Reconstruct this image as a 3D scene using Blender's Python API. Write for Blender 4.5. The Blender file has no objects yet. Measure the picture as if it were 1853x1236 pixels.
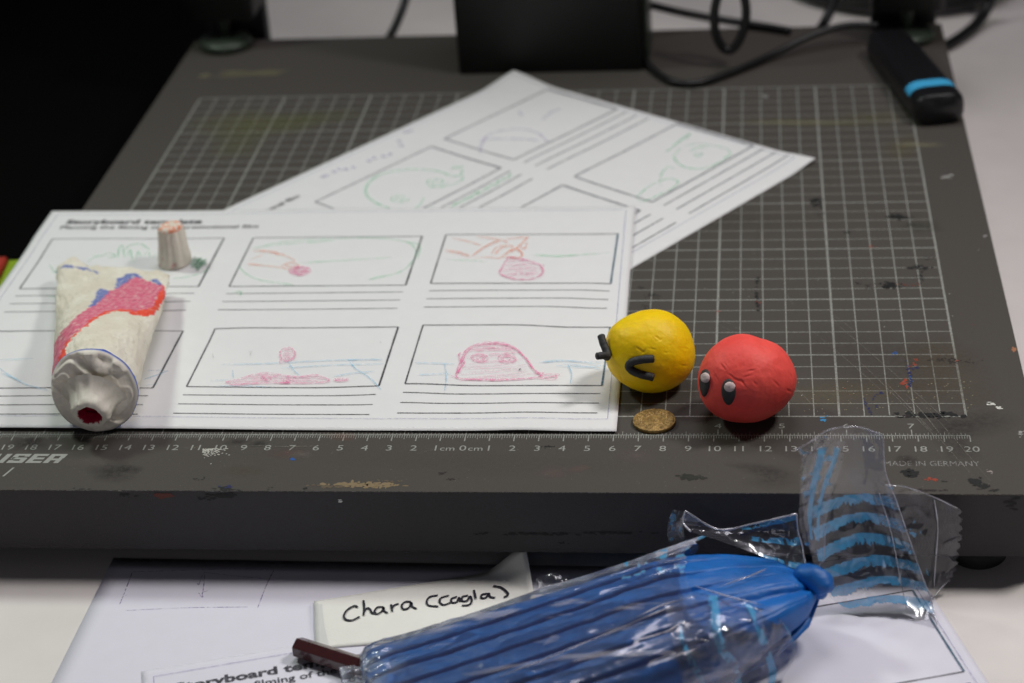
import bpy, math, random
import numpy as np
from mathutils import Vector, Matrix, noise
from mathutils.bvhtree import BVHTree
random.seed(7)
S = 0.01                      # the numbers below are centimetres
sc = bpy.context.scene
COL = sc.collection
# ---------------------------------------------------------------- camera
CAM = Vector((11.6821, -69.3236, 42.4284))
FPX, PW, PH = 3607.9, 1853.0, 1236.0
def _rot(r):
    r = np.array(r); t = np.linalg.norm(r); k = r/t
    K = np.array([[0,-k[2],k[1]],[k[2],0,-k[0]],[-k[1],k[0],0]])
    return np.eye(3)+math.sin(t)*K+(1-math.cos(t))*K@K
RM = _rot([1.0578, 0.1125, 0.0604])
cd = bpy.data.cameras.new('camera'); cam = bpy.data.objects.new('camera', cd); COL.objects.link(cam)
m = Matrix([list(RM[i]) + [CAM[i]*S] for i in range(3)] + [[0,0,0,1]])
cam.matrix_world = m
cd.sensor_width = 36; cd.lens = FPX/PW*36; cd.clip_start = 0.01; cd.clip_end = 50
cd.dof.use_dof = True; cd.dof.aperture_fstop = 8.6; cd.dof.focus_distance = 0.80
sc.camera = cam
# ---------------------------------------------------------------- light
w = bpy.data.worlds.new('World'); sc.world = w; w.use_nodes = True
bg = w.node_tree.nodes['Background']; bg.inputs[0].default_value = (0.86, 0.84, 0.95, 1); bg.inputs[1].default_value = 0.025
def area(name, loc, tgt, size, power, color, spread=180):
    l = bpy.data.lights.new(name, 'AREA'); l.shape = 'DISK'; l.size = size*S; l.energy = power; l.color = color; l.spread = math.radians(spread)
    o = bpy.data.objects.new(name, l); COL.objects.link(o); o.location = Vector(loc)*S
    o.rotation_euler = (Vector(tgt)-Vector(loc)).to_track_quat('-Z','Y').to_euler()
area('lamp_back_left', (-54, 30, 64), (-6, -16, 0), 13, 1.3, (0.90, 1.0, 0.88), 130)
area('lamp_back_right', (50, 12, 68), (8, -16, 0), 14, 1.75, (1.0, 0.96, 0.91), 130)
area('front_fill', (-14, -150, 28), (0, 0, 2), 60, 1.35, (0.96, 0.95, 1.0))  # added fill behind the camera to lift front faces; no window known there
area('ceiling_light', (6, 40, 132), (4, -10, 0), 55, 2.5, (0.98, 0.94, 1.0), 120)
sc.view_settings.view_transform = 'Standard'; sc.view_settings.look = 'None'
sc.view_settings.exposure = 0; sc.view_settings.gamma = 1
sc.cycles.use_denoising = True
sc.cycles.max_bounces = 10; sc.cycles.transparent_max_bounces = 24
sc.cycles.caustics_reflective = False; sc.cycles.caustics_refractive = False

# ---------------------------------------------------------------- helpers
def ray(px, py):
    return Vector(RM @ np.array([(px-PW/2)/FPX, -(py-PH/2)/FPX, -1.0]))
def up(px, py, z=0.0):
    d = ray(px, py); return CAM + d*((z-CAM.z)/d.z)
def atY(px, py, Y):
    d = ray(px, py); return CAM + d*((Y-CAM.y)/d.y)
def proj(p):
    q = RM.T @ np.array([p[0]-CAM.x, p[1]-CAM.y, p[2]-CAM.z])
    return PW/2+FPX*q[0]/-q[2], PH/2-FPX*q[1]/-q[2]
def crop(ox, oy, s, pts): return [(ox+a/s, oy+b/s) for a, b in pts]
def fbm(x, y, z=0.0, o=4): return noise.fractal(Vector((x, y, z)), 1.0, 2.0, o)
def lerp(a, b, t): return a+(b-a)*t
def sstep(a, b, x):
    t = max(0, min(1, (x-a)/(b-a))); return t*t*(3-2*t)
def srgb(r, g, b): return tuple(((c/255)/12.92 if c <= 10 else ((c/255+.055)/1.055)**2.4) for c in (r, g, b)) + (1,)

def new_mat(name):
    mt = bpy.data.materials.new(name); mt.use_nodes = True; nt = mt.node_tree
    return mt, nt, nt.nodes['Principled BSDF']
def mat(name, color, rough=.5, var=.0, vscale=300, bump=0.0, bscale=800, metal=0.0, spec=.5, var2=None, detail=6, coat=0):
    mt, nt, p = new_mat(name); N = nt.nodes; L = nt.links
    p.inputs['Roughness'].default_value = rough; p.inputs['Metallic'].default_value = metal
    p.inputs['Specular IOR Level'].default_value = spec; p.inputs['Coat Weight'].default_value = coat
    tc = N.new('ShaderNodeTexCoord')
    if var or var2:
        nz = N.new('ShaderNodeTexNoise'); nz.inputs['Scale'].default_value = vscale; nz.inputs['Detail'].default_value = detail
        L.new(tc.outputs['Object'], nz.inputs['Vector'])
        mr = N.new('ShaderNodeMapRange'); mr.inputs[1].default_value = .3; mr.inputs[2].default_value = .7
        L.new(nz.outputs['Fac'], mr.inputs[0])
        mx = N.new('ShaderNodeMix'); mx.data_type = 'RGBA'; L.new(mr.outputs[0], mx.inputs[0])
        c2 = var2 or tuple(min(1, c*(1+var)) for c in color[:3])+(1,)
        c1 = color if var2 else tuple(c*(1-var) for c in color[:3])+(1,)
        mx.inputs[6].default_value = c1; mx.inputs[7].default_value = c2
        L.new(mx.outputs[2], p.inputs['Base Color'])
    else:
        p.inputs['Base Color'].default_value = color
    if bump:
        nb = N.new('ShaderNodeTexNoise'); nb.inputs['Scale'].default_value = bscale; nb.inputs['Detail'].default_value = 5
        L.new(tc.outputs['Object'], nb.inputs['Vector'])
        b = N.new('ShaderNodeBump'); b.inputs['Strength'].default_value = bump; b.inputs['Distance'].default_value = 0.001
        L.new(nb.outputs['Fac'], b.inputs['Height']); L.new(b.outputs[0], p.inputs['Normal'])
    return mt
def pencil(name, color, dens=.5, scale=900, rough=.7):
    """dry marks: colour broken up by the grain of the surface"""
    mt, nt, p = new_mat(name); N = nt.nodes; L = nt.links
    p.inputs['Base Color'].default_value = color; p.inputs['Roughness'].default_value = rough
    tc = N.new('ShaderNodeTexCoord'); nz = N.new('ShaderNodeTexNoise'); nz.inputs['Scale'].default_value = scale; nz.inputs['Detail'].default_value = 3
    L.new(tc.outputs['Object'], nz.inputs['Vector'])
    mr = N.new('ShaderNodeMapRange'); mr.inputs[1].default_value = .32; mr.inputs[2].default_value = .68
    mr.inputs[3].default_value = max(0, dens-.35); mr.inputs[4].default_value = min(1, dens+.35)
    L.new(nz.outputs['Fac'], mr.inputs[0]); L.new(mr.outputs[0], p.inputs['Alpha'])
    return mt
def attr_mat(name, rough=.6, bump=.2, bscale=500, spec=.4, alpha=False, var=0.0, vscale=500, bdist=.0006, sss=0):
    """base colour read from the mesh's own colour attribute (pigment painted on the thing)"""
    mt, nt, p = new_mat(name); N = nt.nodes; L = nt.links
    a = N.new('ShaderNodeVertexColor'); a.layer_name = 'pigment'
    p.inputs['Roughness'].default_value = rough; p.inputs['Specular IOR Level'].default_value = spec
    tc = N.new('ShaderNodeTexCoord'); out = a.outputs['Color']
    if var:
        nz = N.new('ShaderNodeTexNoise'); nz.inputs['Scale'].default_value = vscale; nz.inputs['Detail'].default_value = 5
        L.new(tc.outputs['Object'], nz.inputs['Vector'])
        mr = N.new('ShaderNodeMapRange'); mr.inputs[1].default_value = .3; mr.inputs[2].default_value = .7; mr.inputs[3].default_value = 1-var; mr.inputs[4].default_value = 1+var*.4
        L.new(nz.outputs['Fac'], mr.inputs[0])
        mx = N.new('ShaderNodeVectorMath'); mx.operation = 'SCALE'; L.new(out, mx.inputs[0]); L.new(mr.outputs[0], mx.inputs['Scale']); out = mx.outputs[0]
    L.new(out, p.inputs['Base Color'])
    if alpha:
        nz = N.new('ShaderNodeTexNoise'); nz.inputs['Scale'].default_value = vscale; nz.inputs['Detail'].default_value = 8; nz.inputs['Roughness'].default_value = .75
        L.new(tc.outputs['Object'], nz.inputs['Vector'])
        mm = N.new('ShaderNodeMath'); mm.operation = 'MULTIPLY_ADD'; L.new(nz.outputs['Fac'], mm.inputs[0]); mm.inputs[1].default_value = 2.2; mm.inputs[2].default_value = -.6
        m2 = N.new('ShaderNodeMath'); m2.operation = 'MULTIPLY'; m2.use_clamp = True; L.new(mm.outputs[0], m2.inputs[0]); L.new(a.outputs['Alpha'], m2.inputs[1])
        L.new(m2.outputs[0], p.inputs['Alpha'])
    if sss:
        p.inputs['Subsurface Weight'].default_value = sss; p.inputs['Subsurface Radius'].default_value = (1, .5, .3); p.inputs['Subsurface Scale'].default_value = .002
    if bump:
        nb = N.new('ShaderNodeTexNoise'); nb.inputs['Scale'].default_value = bscale; nb.inputs['Detail'].default_value = 6
        L.new(tc.outputs['Object'], nb.inputs['Vector'])
        b = N.new('ShaderNodeBump'); b.inputs['Strength'].default_value = bump; b.inputs['Distance'].default_value = bdist
        L.new(nb.outputs['Fac'], b.inputs['Height']); L.new(b.outputs[0], p.inputs['Normal'])
    return mt

def tag(o, label=None, cat=None, group=None, kind=None):
    if label: o['label'] = label
    if cat: o['category'] = cat
    if group: o['group'] = group
    if kind: o['kind'] = kind
    return o
def thing(name, label, cat, loc, group=None):
    o = bpy.data.objects.new(name, None); COL.objects.link(o); o.location = Vector(loc)*S
    o.empty_display_size = .01
    return tag(o, label, cat, group)
def obj(name, verts, faces, mt, parent=None, origin=None, smooth=True, colors=None, uvs=None):
    """verts in world centimetres; origin = the base of a thing, or taken from its parents"""
    if parent is not None:
        org = Vector((0,0,0)); q = parent
        while q is not None: org += q.location; q = q.parent
    else: org = Vector(origin or (0,0,0))*S
    me = bpy.data.meshes.new(name)
    me.from_pydata([tuple(Vector(v)*S-org) for v in verts], [], faces)
    me.materials.append(mt)
    if smooth: me.polygons.foreach_set('use_smooth', [True]*len(me.polygons))
    if colors is not None:
        ca = me.color_attributes.new('pigment', 'FLOAT_COLOR', 'POINT')
        ca.data.foreach_set('color', [c for col in colors for c in (tuple(col)+(1,))[:4]])
    me.update()
    o = bpy.data.objects.new(name, me); COL.objects.link(o)
    if parent is not None: o.parent = parent
    else: o.location = org
    return o
class MB:
    def __init__(s): s.v = []; s.f = []; s.c = []
    def add(s, vs, fs, col=None):
        k = len(s.v); s.v += [tuple(v) for v in vs]; s.f += [tuple(i+k for i in f) for f in fs]
        if col is not None: s.c += [col]*len(vs)
    def box(s, x0, x1, y0, y1, z0, z1):
        s.add([(x0,y0,z0),(x1,y0,z0),(x1,y1,z0),(x0,y1,z0),(x0,y0,z1),(x1,y0,z1),(x1,y1,z1),(x0,y1,z1)],
              [(0,3,2,1),(4,5,6,7),(0,1,5,4),(1,2,6,5),(2,3,7,6),(3,0,4,7)])
    def rbox(s, x0, x1, y0, y1, z0, z1, r=.1, n=4):
        """box with its vertical corners and top edge rounded"""
        def ring(ins, z):
            out = []
            for cx, cy, a0 in ((x1-r,y1-r,0),(x0+r,y1-r,90),(x0+r,y0+r,180),(x1-r,y0+r,270)):
                for i in range(n+1):
                    a = math.radians(a0+90*i/n); out.append((cx+(r-ins)*math.cos(a), cy+(r-ins)*math.sin(a), z))
            return out
        rs = [ring(r*.3, z0), ring(0, z0+r*.3)] + [ring(r*(1-math.cos(math.radians(90*i/n)))*.98, z1-r+r*math.sin(math.radians(90*i/n))) for i in range(n+1)]
        k = len(rs[0]); vs = [v for q in rs for v in q]; fs = []
        for j in range(len(rs)-1):
            for i in range(k): fs.append((j*k+i, j*k+(i+1)%k, (j+1)*k+(i+1)%k, (j+1)*k+i))
        fs.append(tuple(range(k-1,-1,-1))); fs.append(tuple((len(rs)-1)*k+i for i in range(k)))
        s.add(vs, fs)
    def lathe(s, c, prof, n=40, fn=None):
        """profile [(r, z)] about a vertical axis through c"""
        vs = []; fs = []
        for j, (r, z) in enumerate(prof):
            for i in range(n):
                a = 2*math.pi*i/n; rr = r*(fn(a, j) if fn else 1); vs.append((c[0]+rr*math.cos(a), c[1]+rr*math.sin(a), c[2]+z))
        for j in range(len(prof)-1):
            for i in range(n): fs.append((j*n+i, j*n+(i+1)%n, (j+1)*n+(i+1)%n, (j+1)*n+i))
        fs.append(tuple(range(n-1,-1,-1))); fs.append(tuple((len(prof)-1)*n+i for i in range(n)))
        s.add(vs, fs)
    def tube(s, pts, r, n=12, cap=True):
        pts = [Vector(p) for p in pts]; rs = r if isinstance(r, (list, tuple)) else [r]*len(pts)
        prev = None; vs = []; fs = []
        for i, p in enumerate(pts):
            d = (pts[min(i+1, len(pts)-1)]-pts[max(i-1, 0)]).normalized()
            if prev is None:
                prev = d.orthogonal().normalized()
            a = (prev-d*prev.dot(d)).normalized(); prev = a; b = d.cross(a)
            for k in range(n):
                t = 2*math.pi*k/n; vs.append(p+(a*math.cos(t)+b*math.sin(t))*rs[i])
        for i in range(len(pts)-1):
            for k in range(n): fs.append((i*n+k, i*n+(k+1)%n, (i+1)*n+(k+1)%n, (i+1)*n+k))
        if cap: fs.append(tuple(range(n-1,-1,-1))); fs.append(tuple((len(pts)-1)*n+k for k in range(n)))
        s.add(vs, fs)
    def quadline(s, a, b, wd, z):
        a = Vector(a[:2]); b = Vector(b[:2]); d = (b-a).normalized(); n = Vector((-d.y, d.x))*wd/2
        s.add([(*(a-n), z), (*(b-n), z), (*(b+n), z), (*(a+n), z)], [(0,1,2,3)])
    def build(s, name, mt, parent=None, origin=None, smooth=True):
        return obj(name, s.v, s.f, mt, parent, origin, smooth, s.c if s.c else None)
def catmull(pts, step=None, n=8):
    P = [Vector(p) for p in pts]; out = []
    if len(P) < 3: 
        return [P[0].lerp(P[-1], i/n) for i in range(n+1)]
    for i in range(len(P)-1):
        p0 = P[i-1] if i else P[0]*2-P[1]; p1 = P[i]; p2 = P[i+1]; p3 = P[i+2] if i+2 < len(P) else P[-1]*2-P[-2]
        for k in range(n):
            t = k/n
            out.append(0.5*((2*p1)+(-p0+p2)*t+(2*p0-5*p1+4*p2-p3)*t*t+(-p0+3*p1-3*p2+p3)*t**3))
    out.append(P[-1]); return out
class Ink:
    """flat strokes laid on a surface of height hf(x, y)"""
    def __init__(s, hf, base=.004): s.mb = MB(); s.hf = hf; s.k = 0; s.base = base; s.starts = []
    def stroke(s, pts, wd=.05, smooth=True, taper=True, jit=0.0, seg=.35):
        pts = [Vector((p[0], p[1])) for p in pts]
        if smooth and len(pts) > 2: pts = [Vector(p[:2]) for p in catmull([(*p, 0) for p in pts], n=6)]
        dense = [pts[0]]
        for a, b in zip(pts, pts[1:]):
            L = (b-a).length; n = max(1, int(L/seg))
            for i in range(1, n+1): dense.append(a.lerp(b, i/n))
        pts = dense; N = len(pts); s.k += 1; dz = s.base+.0004*(s.k % 60); ph = random.random()*50
        vs = []
        for i, p in enumerate(pts):
            d = pts[min(i+1, N-1)]-pts[max(i-1, 0)]
            if d.length < 1e-9: d = Vector((1, 0))
            d.normalize(); n = Vector((-d.y, d.x))
            ww = wd*(1+.25*noise.noise(Vector((i*.5, ph, 0))))
            if taper: ww *= .45+.55*min(1, min(i, N-1-i)/2.5)
            p = p+n*(jit*noise.noise(Vector((i*.7, ph, 9))))
            for sg in (-1, 1):
                q = p+n*(ww/2*sg); vs.append((q.x, q.y, s.hf(q.x, q.y)+dz))
        s.starts.append(len(s.mb.v)); s.mb.add(vs, [(2*i, 2*i+2, 2*i+3, 2*i+1) for i in range(N-1)])
    def px(s, pts, wd=.05, z=.06, **k): s.stroke([up(a, b, z)[:2] for a, b in pts], wd, **k)
    def ell(s, cx, cy, rx, ry, wd=.04, z=.06, turns=1.0, a0=0, shrink=0, n=14, **k):
        pts = []
        for i in range(int(n*turns)+1):
            a = a0+2*math.pi*i/n; f = 1-shrink*i/(n*turns); pts.append((cx+rx*f*math.cos(a), cy+ry*f*math.sin(a)))
        s.px(pts, wd, z, **k)
    def hatch(s, poly, n, wd=.03, z=.06, slope=-.05, jit=4):
        """fill a pixel polygon with pencil strokes"""
        ys = [p[1] for p in poly]; y0, y1 = min(ys), max(ys)
        for i in range(n):
            y = y0+(y1-y0)*(i+.5+random.uniform(-.3,.3))/n; xs = []
            for (xa, ya), (xb, yb) in zip(poly, poly[1:]+poly[:1]):
                if (ya-y)*(yb-y) < 0: xs.append(xa+(xb-xa)*(y-ya)/(yb-ya))
            xs.sort()
            for a, b in zip(xs[::2], xs[1::2]):
                if b-a > 4: s.px([(a+random.uniform(0,jit), y+(b-a)*-slope/2), ((a+b)/2, y+random.uniform(-1,1)), (b-random.uniform(0,jit), y+(b-a)*slope/2)], wd, z)
    def build(s, name, mt, parent): return s.mb.build(name, mt, parent, smooth=False)
    def build_frames(s, name, mt, parent, TL, u, v):
        """one part per drawing: strokes go to the storyboard frame they lie in"""
        out = {}
        st = sorted(set(s.starts)); st.append(len(s.mb.v)); fi = 0
        for a, b in zip(st, st[1:]):
            c = sum((Vector(q[:2]) for q in s.mb.v[a:b]), Vector((0, 0)))/(b-a)-TL; X, Y = c.dot(u), c.dot(v)
            k = (0 if Y < 10.7 else 3)+(0 if X < 10.6 else (1 if X < 20.3 else 2))
            if Y < 2.6: k = 6
            m_ = out.setdefault(k, MB()); o_ = len(m_.v); m_.v += s.mb.v[a:b]
            while fi < len(s.mb.f) and s.mb.f[fi][0] < b: m_.f.append(tuple(i-a+o_ for i in s.mb.f[fi])); fi += 1
        for k in sorted(out): out[k].build(name, mt, parent, smooth=False)
def text_geo(txt, size=1.0, bold=0.0, shear=0.0, align='CENTER', sx=1.0, spacing=1.0):
    cu = bpy.data.curves.new('t', 'FONT'); cu.body = txt; cu.size = size; cu.offset = bold; cu.shear = shear
    cu.align_x = align; cu.resolution_u = 3; cu.space_character = spacing
    o = bpy.data.objects.new('t', cu); COL.objects.link(o)
    dg = bpy.context.evaluated_depsgraph_get(); dg.update(); me = bpy.data.meshes.new_from_object(o.evaluated_get(dg))
    vs = [(v.co.x*sx, v.co.y) for v in me.vertices]; fs = [tuple(p.vertices) for p in me.polygons]
    bpy.data.objects.remove(o); bpy.data.curves.remove(cu); bpy.data.meshes.remove(me)
    return vs, fs
def put_text(mb, txt, pos, ang, size, hf, dz=.004, width=None, **k):
    vs, fs = text_geo(txt, size, **k)
    if width:
        x0 = min(v[0] for v in vs); x1 = max(v[0] for v in vs); q = width/(x1-x0); vs = [((x-x0)*q, y) for x, y in vs]
    c, s_ = math.cos(ang), math.sin(ang); out = []
    for x, y in vs:
        X = pos[0]+x*c-y*s_; Y = pos[1]+x*s_+y*c; out.append((X, Y, hf(X, Y)+dz))
    mb.add(out, fs)

# ---------------------------------------------------------------- materials
M = {}
M['desk'] = mat('desk_laminate', srgb(226,220,217), .45, var=.03, vscale=40, bump=.05, bscale=900)
M['board'] = mat('board_laminate', srgb(78,74,70), .66, var=.10, vscale=2600, bump=.35, bscale=2600, spec=.2, detail=3)
M['board_edge'] = mat('board_edge', srgb(58,56,57), .6, var=.10, vscale=2400, bump=.3, bscale=2400, spec=.35)
M['print'] = pencil('grey_board_print', srgb(164,166,160), .82, 1500, .55)
M['print2'] = mat('solid_board_print', srgb(150,152,146), .55, var=.08, vscale=1500)
M['rubber'] = mat('rubber', srgb(18,18,18), .75, bump=.2)
M['blackmetal'] = mat('black_paint', srgb(15,15,15), .55, var=.1, bump=.2, bscale=1500)
M['paper'] = mat('white_paper', srgb(229,229,230), .85, var=.012, vscale=120, bump=.05, bscale=1200, spec=.15)
M['paper_front'] = mat('bright_white_paper', srgb(228,226,238), .85, var=.012, vscale=120, bump=.05, bscale=1200, spec=.15)
M['card'] = mat('ivory_card', srgb(237,236,230), .8, var=.02, vscale=120, bump=.08, bscale=1000, spec=.2)
M['toner'] = pencil('toner', srgb(38,38,48), .93, 1500)
M['cyan_toner'] = pencil('cyan_toner', srgb(40,90,115), .8, 1500)
M['pale_toner'] = pencil('pale_toner', srgb(95,95,108), .62, 900)
M['margin'] = pencil('pale_violet_toner', srgb(150,148,190), .55, 900)
M['pen_green'] = pencil('green_pencil', srgb(125,215,160), .44, 700)
M['pen_dgreen'] = pencil('dark_green_pencil', srgb(60,140,95), .60, 700)
M['pen_pink'] = pencil('pink_pencil', srgb(238,115,170), .46, 700)
M['pen_orange'] = pencil('orange_pencil', srgb(246,140,90), .55, 700)
M['pen_blue'] = pencil('light_blue_pencil', srgb(125,195,230), .48, 700)
M['pen_violet'] = pencil('violet_pencil', srgb(140,120,190), .45, 700)
M['marker'] = mat('black_marker', srgb(22,20,38), .5)
M['cable'] = mat('cable_rubber', srgb(20,20,21), .42, bump=.1)
M['plastic'] = mat('black_plastic', srgb(17,17,20), .36, var=.1, bump=.12, bscale=2000)
M['tape'] = mat('blue_tape', srgb(62,168,218), .55, var=.04, vscale=300)
M['disc'] = mat('grey_green_steel', srgb(66,76,66), .4, metal=.3, var=.1, vscale=200)
M['cloth'] = mat('black_cloth', srgb(6,6,6), .95, spec=.05, bump=.3, bscale=300)
M['red_pack'] = mat('red_plastic', srgb(165,50,34), .5, var=.1, vscale=80)
M['lime_pack'] = mat('lime_plastic', srgb(150,180,30), .5)
M['coin'] = mat('tarnished_brass', srgb(112,88,46), .5, metal=.4, var2=srgb(172,140,82), vscale=500, bump=.25, bscale=1200)
M['crayon'] = mat('maroon_lacquer', srgb(62,22,26), .25, var=.12, vscale=300, coat=.4)
M['lead'] = mat('pencil_wood', srgb(30,16,18), .6)
M['clay_black'] = mat('black_clay', srgb(44,44,46), .62, var=.12, vscale=500, bump=.25, bscale=900)
M['clay_pupil'] = mat('pinkish_white_clay', srgb(205,186,184), .6, var=.06, vscale=600, bump=.3, bscale=700)
M['stain'] = attr_mat('dried_paint', .6, bump=.3, bscale=1500)
M['smudge'] = attr_mat('smudge', .7, bump=0, alpha=True, vscale=420)

# ---------------------------------------------------------------- setting
DZ = -3.85
mb = MB(); mb.box(-140, 150, -110, 160, DZ-3, DZ)
tag(mb.build('tabletop', M['desk'], origin=(0,0,DZ), smooth=False), kind='structure')

# black cloth left of the board
vs, fs = [], []
nx, ny = 60, 80
for j in range(ny+1):
    for i in range(nx+1):
        x = lerp(-90, -23.1, i/nx); y = lerp(1.5, 120, j/ny)
        z = DZ+.25+.9*abs(fbm(x*.06, y*.05, 3)) * sstep(-23.1, -28, x) + .12*fbm(x*.4, y*.4)*sstep(-23.1,-25,x)
        vs.append((x+.3*fbm(y*.3, 2)*(i == nx), y, z))
for j in range(ny):
    for i in range(nx): fs.append((j*(nx+1)+i, j*(nx+1)+i+1, (j+1)*(nx+1)+i+1, (j+1)*(nx+1)+i))
o = obj('black_cloth', vs, fs, M['cloth'], origin=(-55, 60, DZ)); md = o.modifiers.new('thick', 'SOLIDIFY'); md.thickness = .0015; md.offset = -1
tag(o, 'black cloth spread over the desk left of the grey board', 'cloth')

# ---------------------------------------------------------------- copy stand: baseboard, column
X0, X1, Y0, Y1 = -22.6, 22.6, -5.58, 44.4
stand = thing('copy_stand', 'grey gridded copy stand baseboard with ruler and black column, stained with paint', 'copy stand', (0, 19, DZ))
mb = MB(); mb.box(X0, X1, Y0+.06, Y1, -2.9, -.06); body = mb.build('baseboard', M['board_edge'], stand, smooth=False)
md = body.modifiers.new('b', 'BEVEL'); md.width = .0005; md.segments = 2
mb = MB(); mb.box(X0-.02, X1+.02, Y0, Y1+.02, -.058, 0); o = mb.build('top_sheet', M['board'], stand, smooth=False)
for fx, fy in ((-20.4, -3.4), (20.2, -4.0), (-20.4, 42), (20.4, 42)):
    mb = MB(); mb.lathe((fx, fy, DZ), [(1.05,0),(1.15,.1),(1.15,.7),(1.0,.9),(1.0,.96)]); mb.build('rubber_foot', M['rubber'], stand)
GZ = .0035
def hz(x, y): return 0.0
mb = MB(); k = 0
for i in range(-20, 21):
    hv = i % 5 == 0; mb.quadline((i, 0), (i, 35), .095 if hv else .05, GZ)
for j in range(0, 36):
    hv = j % 5 == 0
    mb.quadline((-20.03, j), (20.03, j), .085 if hv else .048, GZ+.0012)
mb.build('grid_lines', M['print'], stand, smooth=False)
RY = -1.43
mb = MB(); mb.quadline((-20, RY), (20, RY), .05, GZ)
for i in range(-200, 201):
    x = i/10; L = .47 if i % 10 == 0 else (.34 if i % 5 == 0 else .24)
    mb.quadline((x, RY-.02), (x, RY-L), .05 if i % 10 == 0 else .026, GZ+.0012)
for i in range(-125, 126):
    x = i*2.54/16
    if abs(x) > 20: continue
    L = .42 if i % 16 == 0 else (.27 if i % 8 == 0 else (.2 if i % 4 == 0 else .14))
    mb.quadline((x, RY+.02), (x, RY+L), .045 if i % 16 == 0 else .024, GZ+.0012)
mb.build('ruler_ticks', M['print'], stand, smooth=False)
mb = MB()
for i in range(-20, 21):
    t = str(abs(i)); x = i
    if i == 1: x = 1.05
    if i == -1: x = -1.1
    put_text(mb, t, (x, -2.62), 0, .56, hz, GZ, sx=1.12)
put_text(mb, 'cm', (-.62, -2.62), 0, .48, hz, GZ, sx=1.1); put_text(mb, 'cm', (.52, -2.62), 0, .48, hz, GZ, sx=1.1)
for q in range(1, 8):
    for sg in (-1, 1): put_text(mb, str(q), (sg*q*2.54, -.93+.03), 0, .5, hz, GZ, sx=1.25)
mb.build('ruler_numerals', M['print2'], stand, smooth=False)
mb = MB()
p = up(1600, 843); put_text(mb, 'MADE IN GERMANY', (p.x, p.y), 0, .5, hz, GZ, align='LEFT', width=3.62)
mb.build('origin_lettering', pencil('faint_print', srgb(150,150,148), .62, 1500), stand, smooth=False)
# heavy slanted block letters, each outline drawn as strokes on a 4 x 5 cell
mb = MB()
LET = {'K': [[(0,0),(.28,0),(.28,1),(0,1)], [(.28,.42),(.62,1),(.95,1),(.5,.42)], [(.28,.58),(.5,.58),(.95,0),(.62,0)]],
 'A': [[(0,0),(.28,0),(.62,1),(.4,1)], [(.62,0),(.92,0),(.75,1),(.621,1)], [(.36,.18),(.65,.18),(.69,.4),(.43,.4)]],
 'I': [[(0,0),(.3,0),(.3,1),(0,1)]],
 'S': [[(0,0),(.86,0),(.9,.06),(.9,.24),(0,.24)], [(.6,.24),(.9,.24),(.9,.52),(.84,.6),(.6,.6)], [(.04,.4),(.6,.4),(.6,.6),(.04,.6)], [(0,.45),(.04,.4),(.3,.6),(.3,.8),(0,.8)], [(0,.8),(.9,.8),(.9,1),(.05,1),(0,.94)], [(0,.24),(.26,.24),(.26,.3),(0,.3)], [(.62,.7),(.9,.7),(.9,.8),(.62,.8)]],
 'E': [[(0,0),(.3,0),(.3,1),(0,1)], [(.3,0),(.85,0),(.85,.22),(.3,.22)], [(.3,.4),(.8,.4),(.8,.6),(.3,.6)], [(.3,.78),(.85,.78),(.85,1),(.3,1)]],
 'R': [[(0,0),(.3,0),(.3,1),(0,1)], [(.3,.78),(.9,.78),(.9,.94),(.84,1),(.3,1)], [(.62,.5),(.84,.5),(.9,.56),(.9,.78),(.62,.78)], [(.3,.3),(.86,.3),(.86,.42),(.82,.5),(.3,.5)], [(.58,0),(.86,0),(.86,.3),(.58,.3)]]}
H_ = .68
e = up(106, 838); x = e.x+.12; adv = {'K':.85,'A':.80,'I':.36,'S':.80,'E':.74,'R':.80}
for ch in 'RESIAK':
    x -= adv[ch]
    for poly in LET[ch]:
        mb.add([(x+a*.76+b*.20, e.y+b*H_, GZ) for a, b in poly], [tuple(range(len(poly)))])
put_text(mb, '1', (up(2, 868).x, up(2, 862).y), 0, .95, hz, GZ, shear=.35)
mb.build('maker_lettering', M['print2'], stand, smooth=False)
# column standing at the back of the board
mb = MB(); cL = up(830, 135).x; cR = up(1163, 134).x
mb.rbox(cL, cR, 37.9, 43.6, 0.0, 30, r=.25); mb.build('column_block', M['blackmetal'], stand)
mb = MB(); mb.rbox(cR+.02, cR+.3, 38.4, 43.0, 0.02, 26, r=.1); mb.build('column_side_plate', M['disc'], stand)

# stains, smudges and scratches
def blob(mb, x, y, r, ry=None, col=(0,0,0,1), z=.006, n=9, rag=.45):
    ry = ry or r; ph = random.random()*99; vs = [(x, y, z)]
    for i in range(n):
        a = 2*math.pi*i/n; q = 1+rag*noise.noise(Vector((math.cos(a)*1.6, math.sin(a)*1.6, ph)))*2
        vs.append((x+r*q*math.cos(a), y+ry*q*math.sin(a), z))
    mb.add(vs, [(0, 1+i, 1+(i+1) % n) for i in range(n)], col)
def splat(mb, px, py, rx, ry, col, n=20, r=.05, z=.006):
    for i in range(n):
        a = random.gauss(0, .5)*rx; b = random.gauss(0, .5)*ry
        p = up(px+a, py+b); blob(mb, p.x, p.y, r*random.uniform(.3,1.3), r*random.uniform(.3,1.0), col, z+.0003*(i % 20), 7)
def drag(mb, pts, wd, col, n=30, z=.0064):
    P = catmull([(*p, 0) for p in pts], n=10)
    for i in range(n):
        q = P[random.randrange(len(P))]; p = up(q.x+random.uniform(-2,2), q.y+random.uniform(-2,2)); blob(mb, p.x, p.y, wd*random.uniform(.4,1.4), wd*random.uniform(.3,.9), col, z+.0003*(i % 20), 7)
BK = srgb(20,22,22); BL = srgb(20,90,170); NV = srgb(25,35,95); RD = srgb(150,62,42); BR = srgb(96,84,68); DB = srgb(38,32,32); WH = srgb(205,205,200); OR = srgb(160,110,80)
mb = MB()
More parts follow.
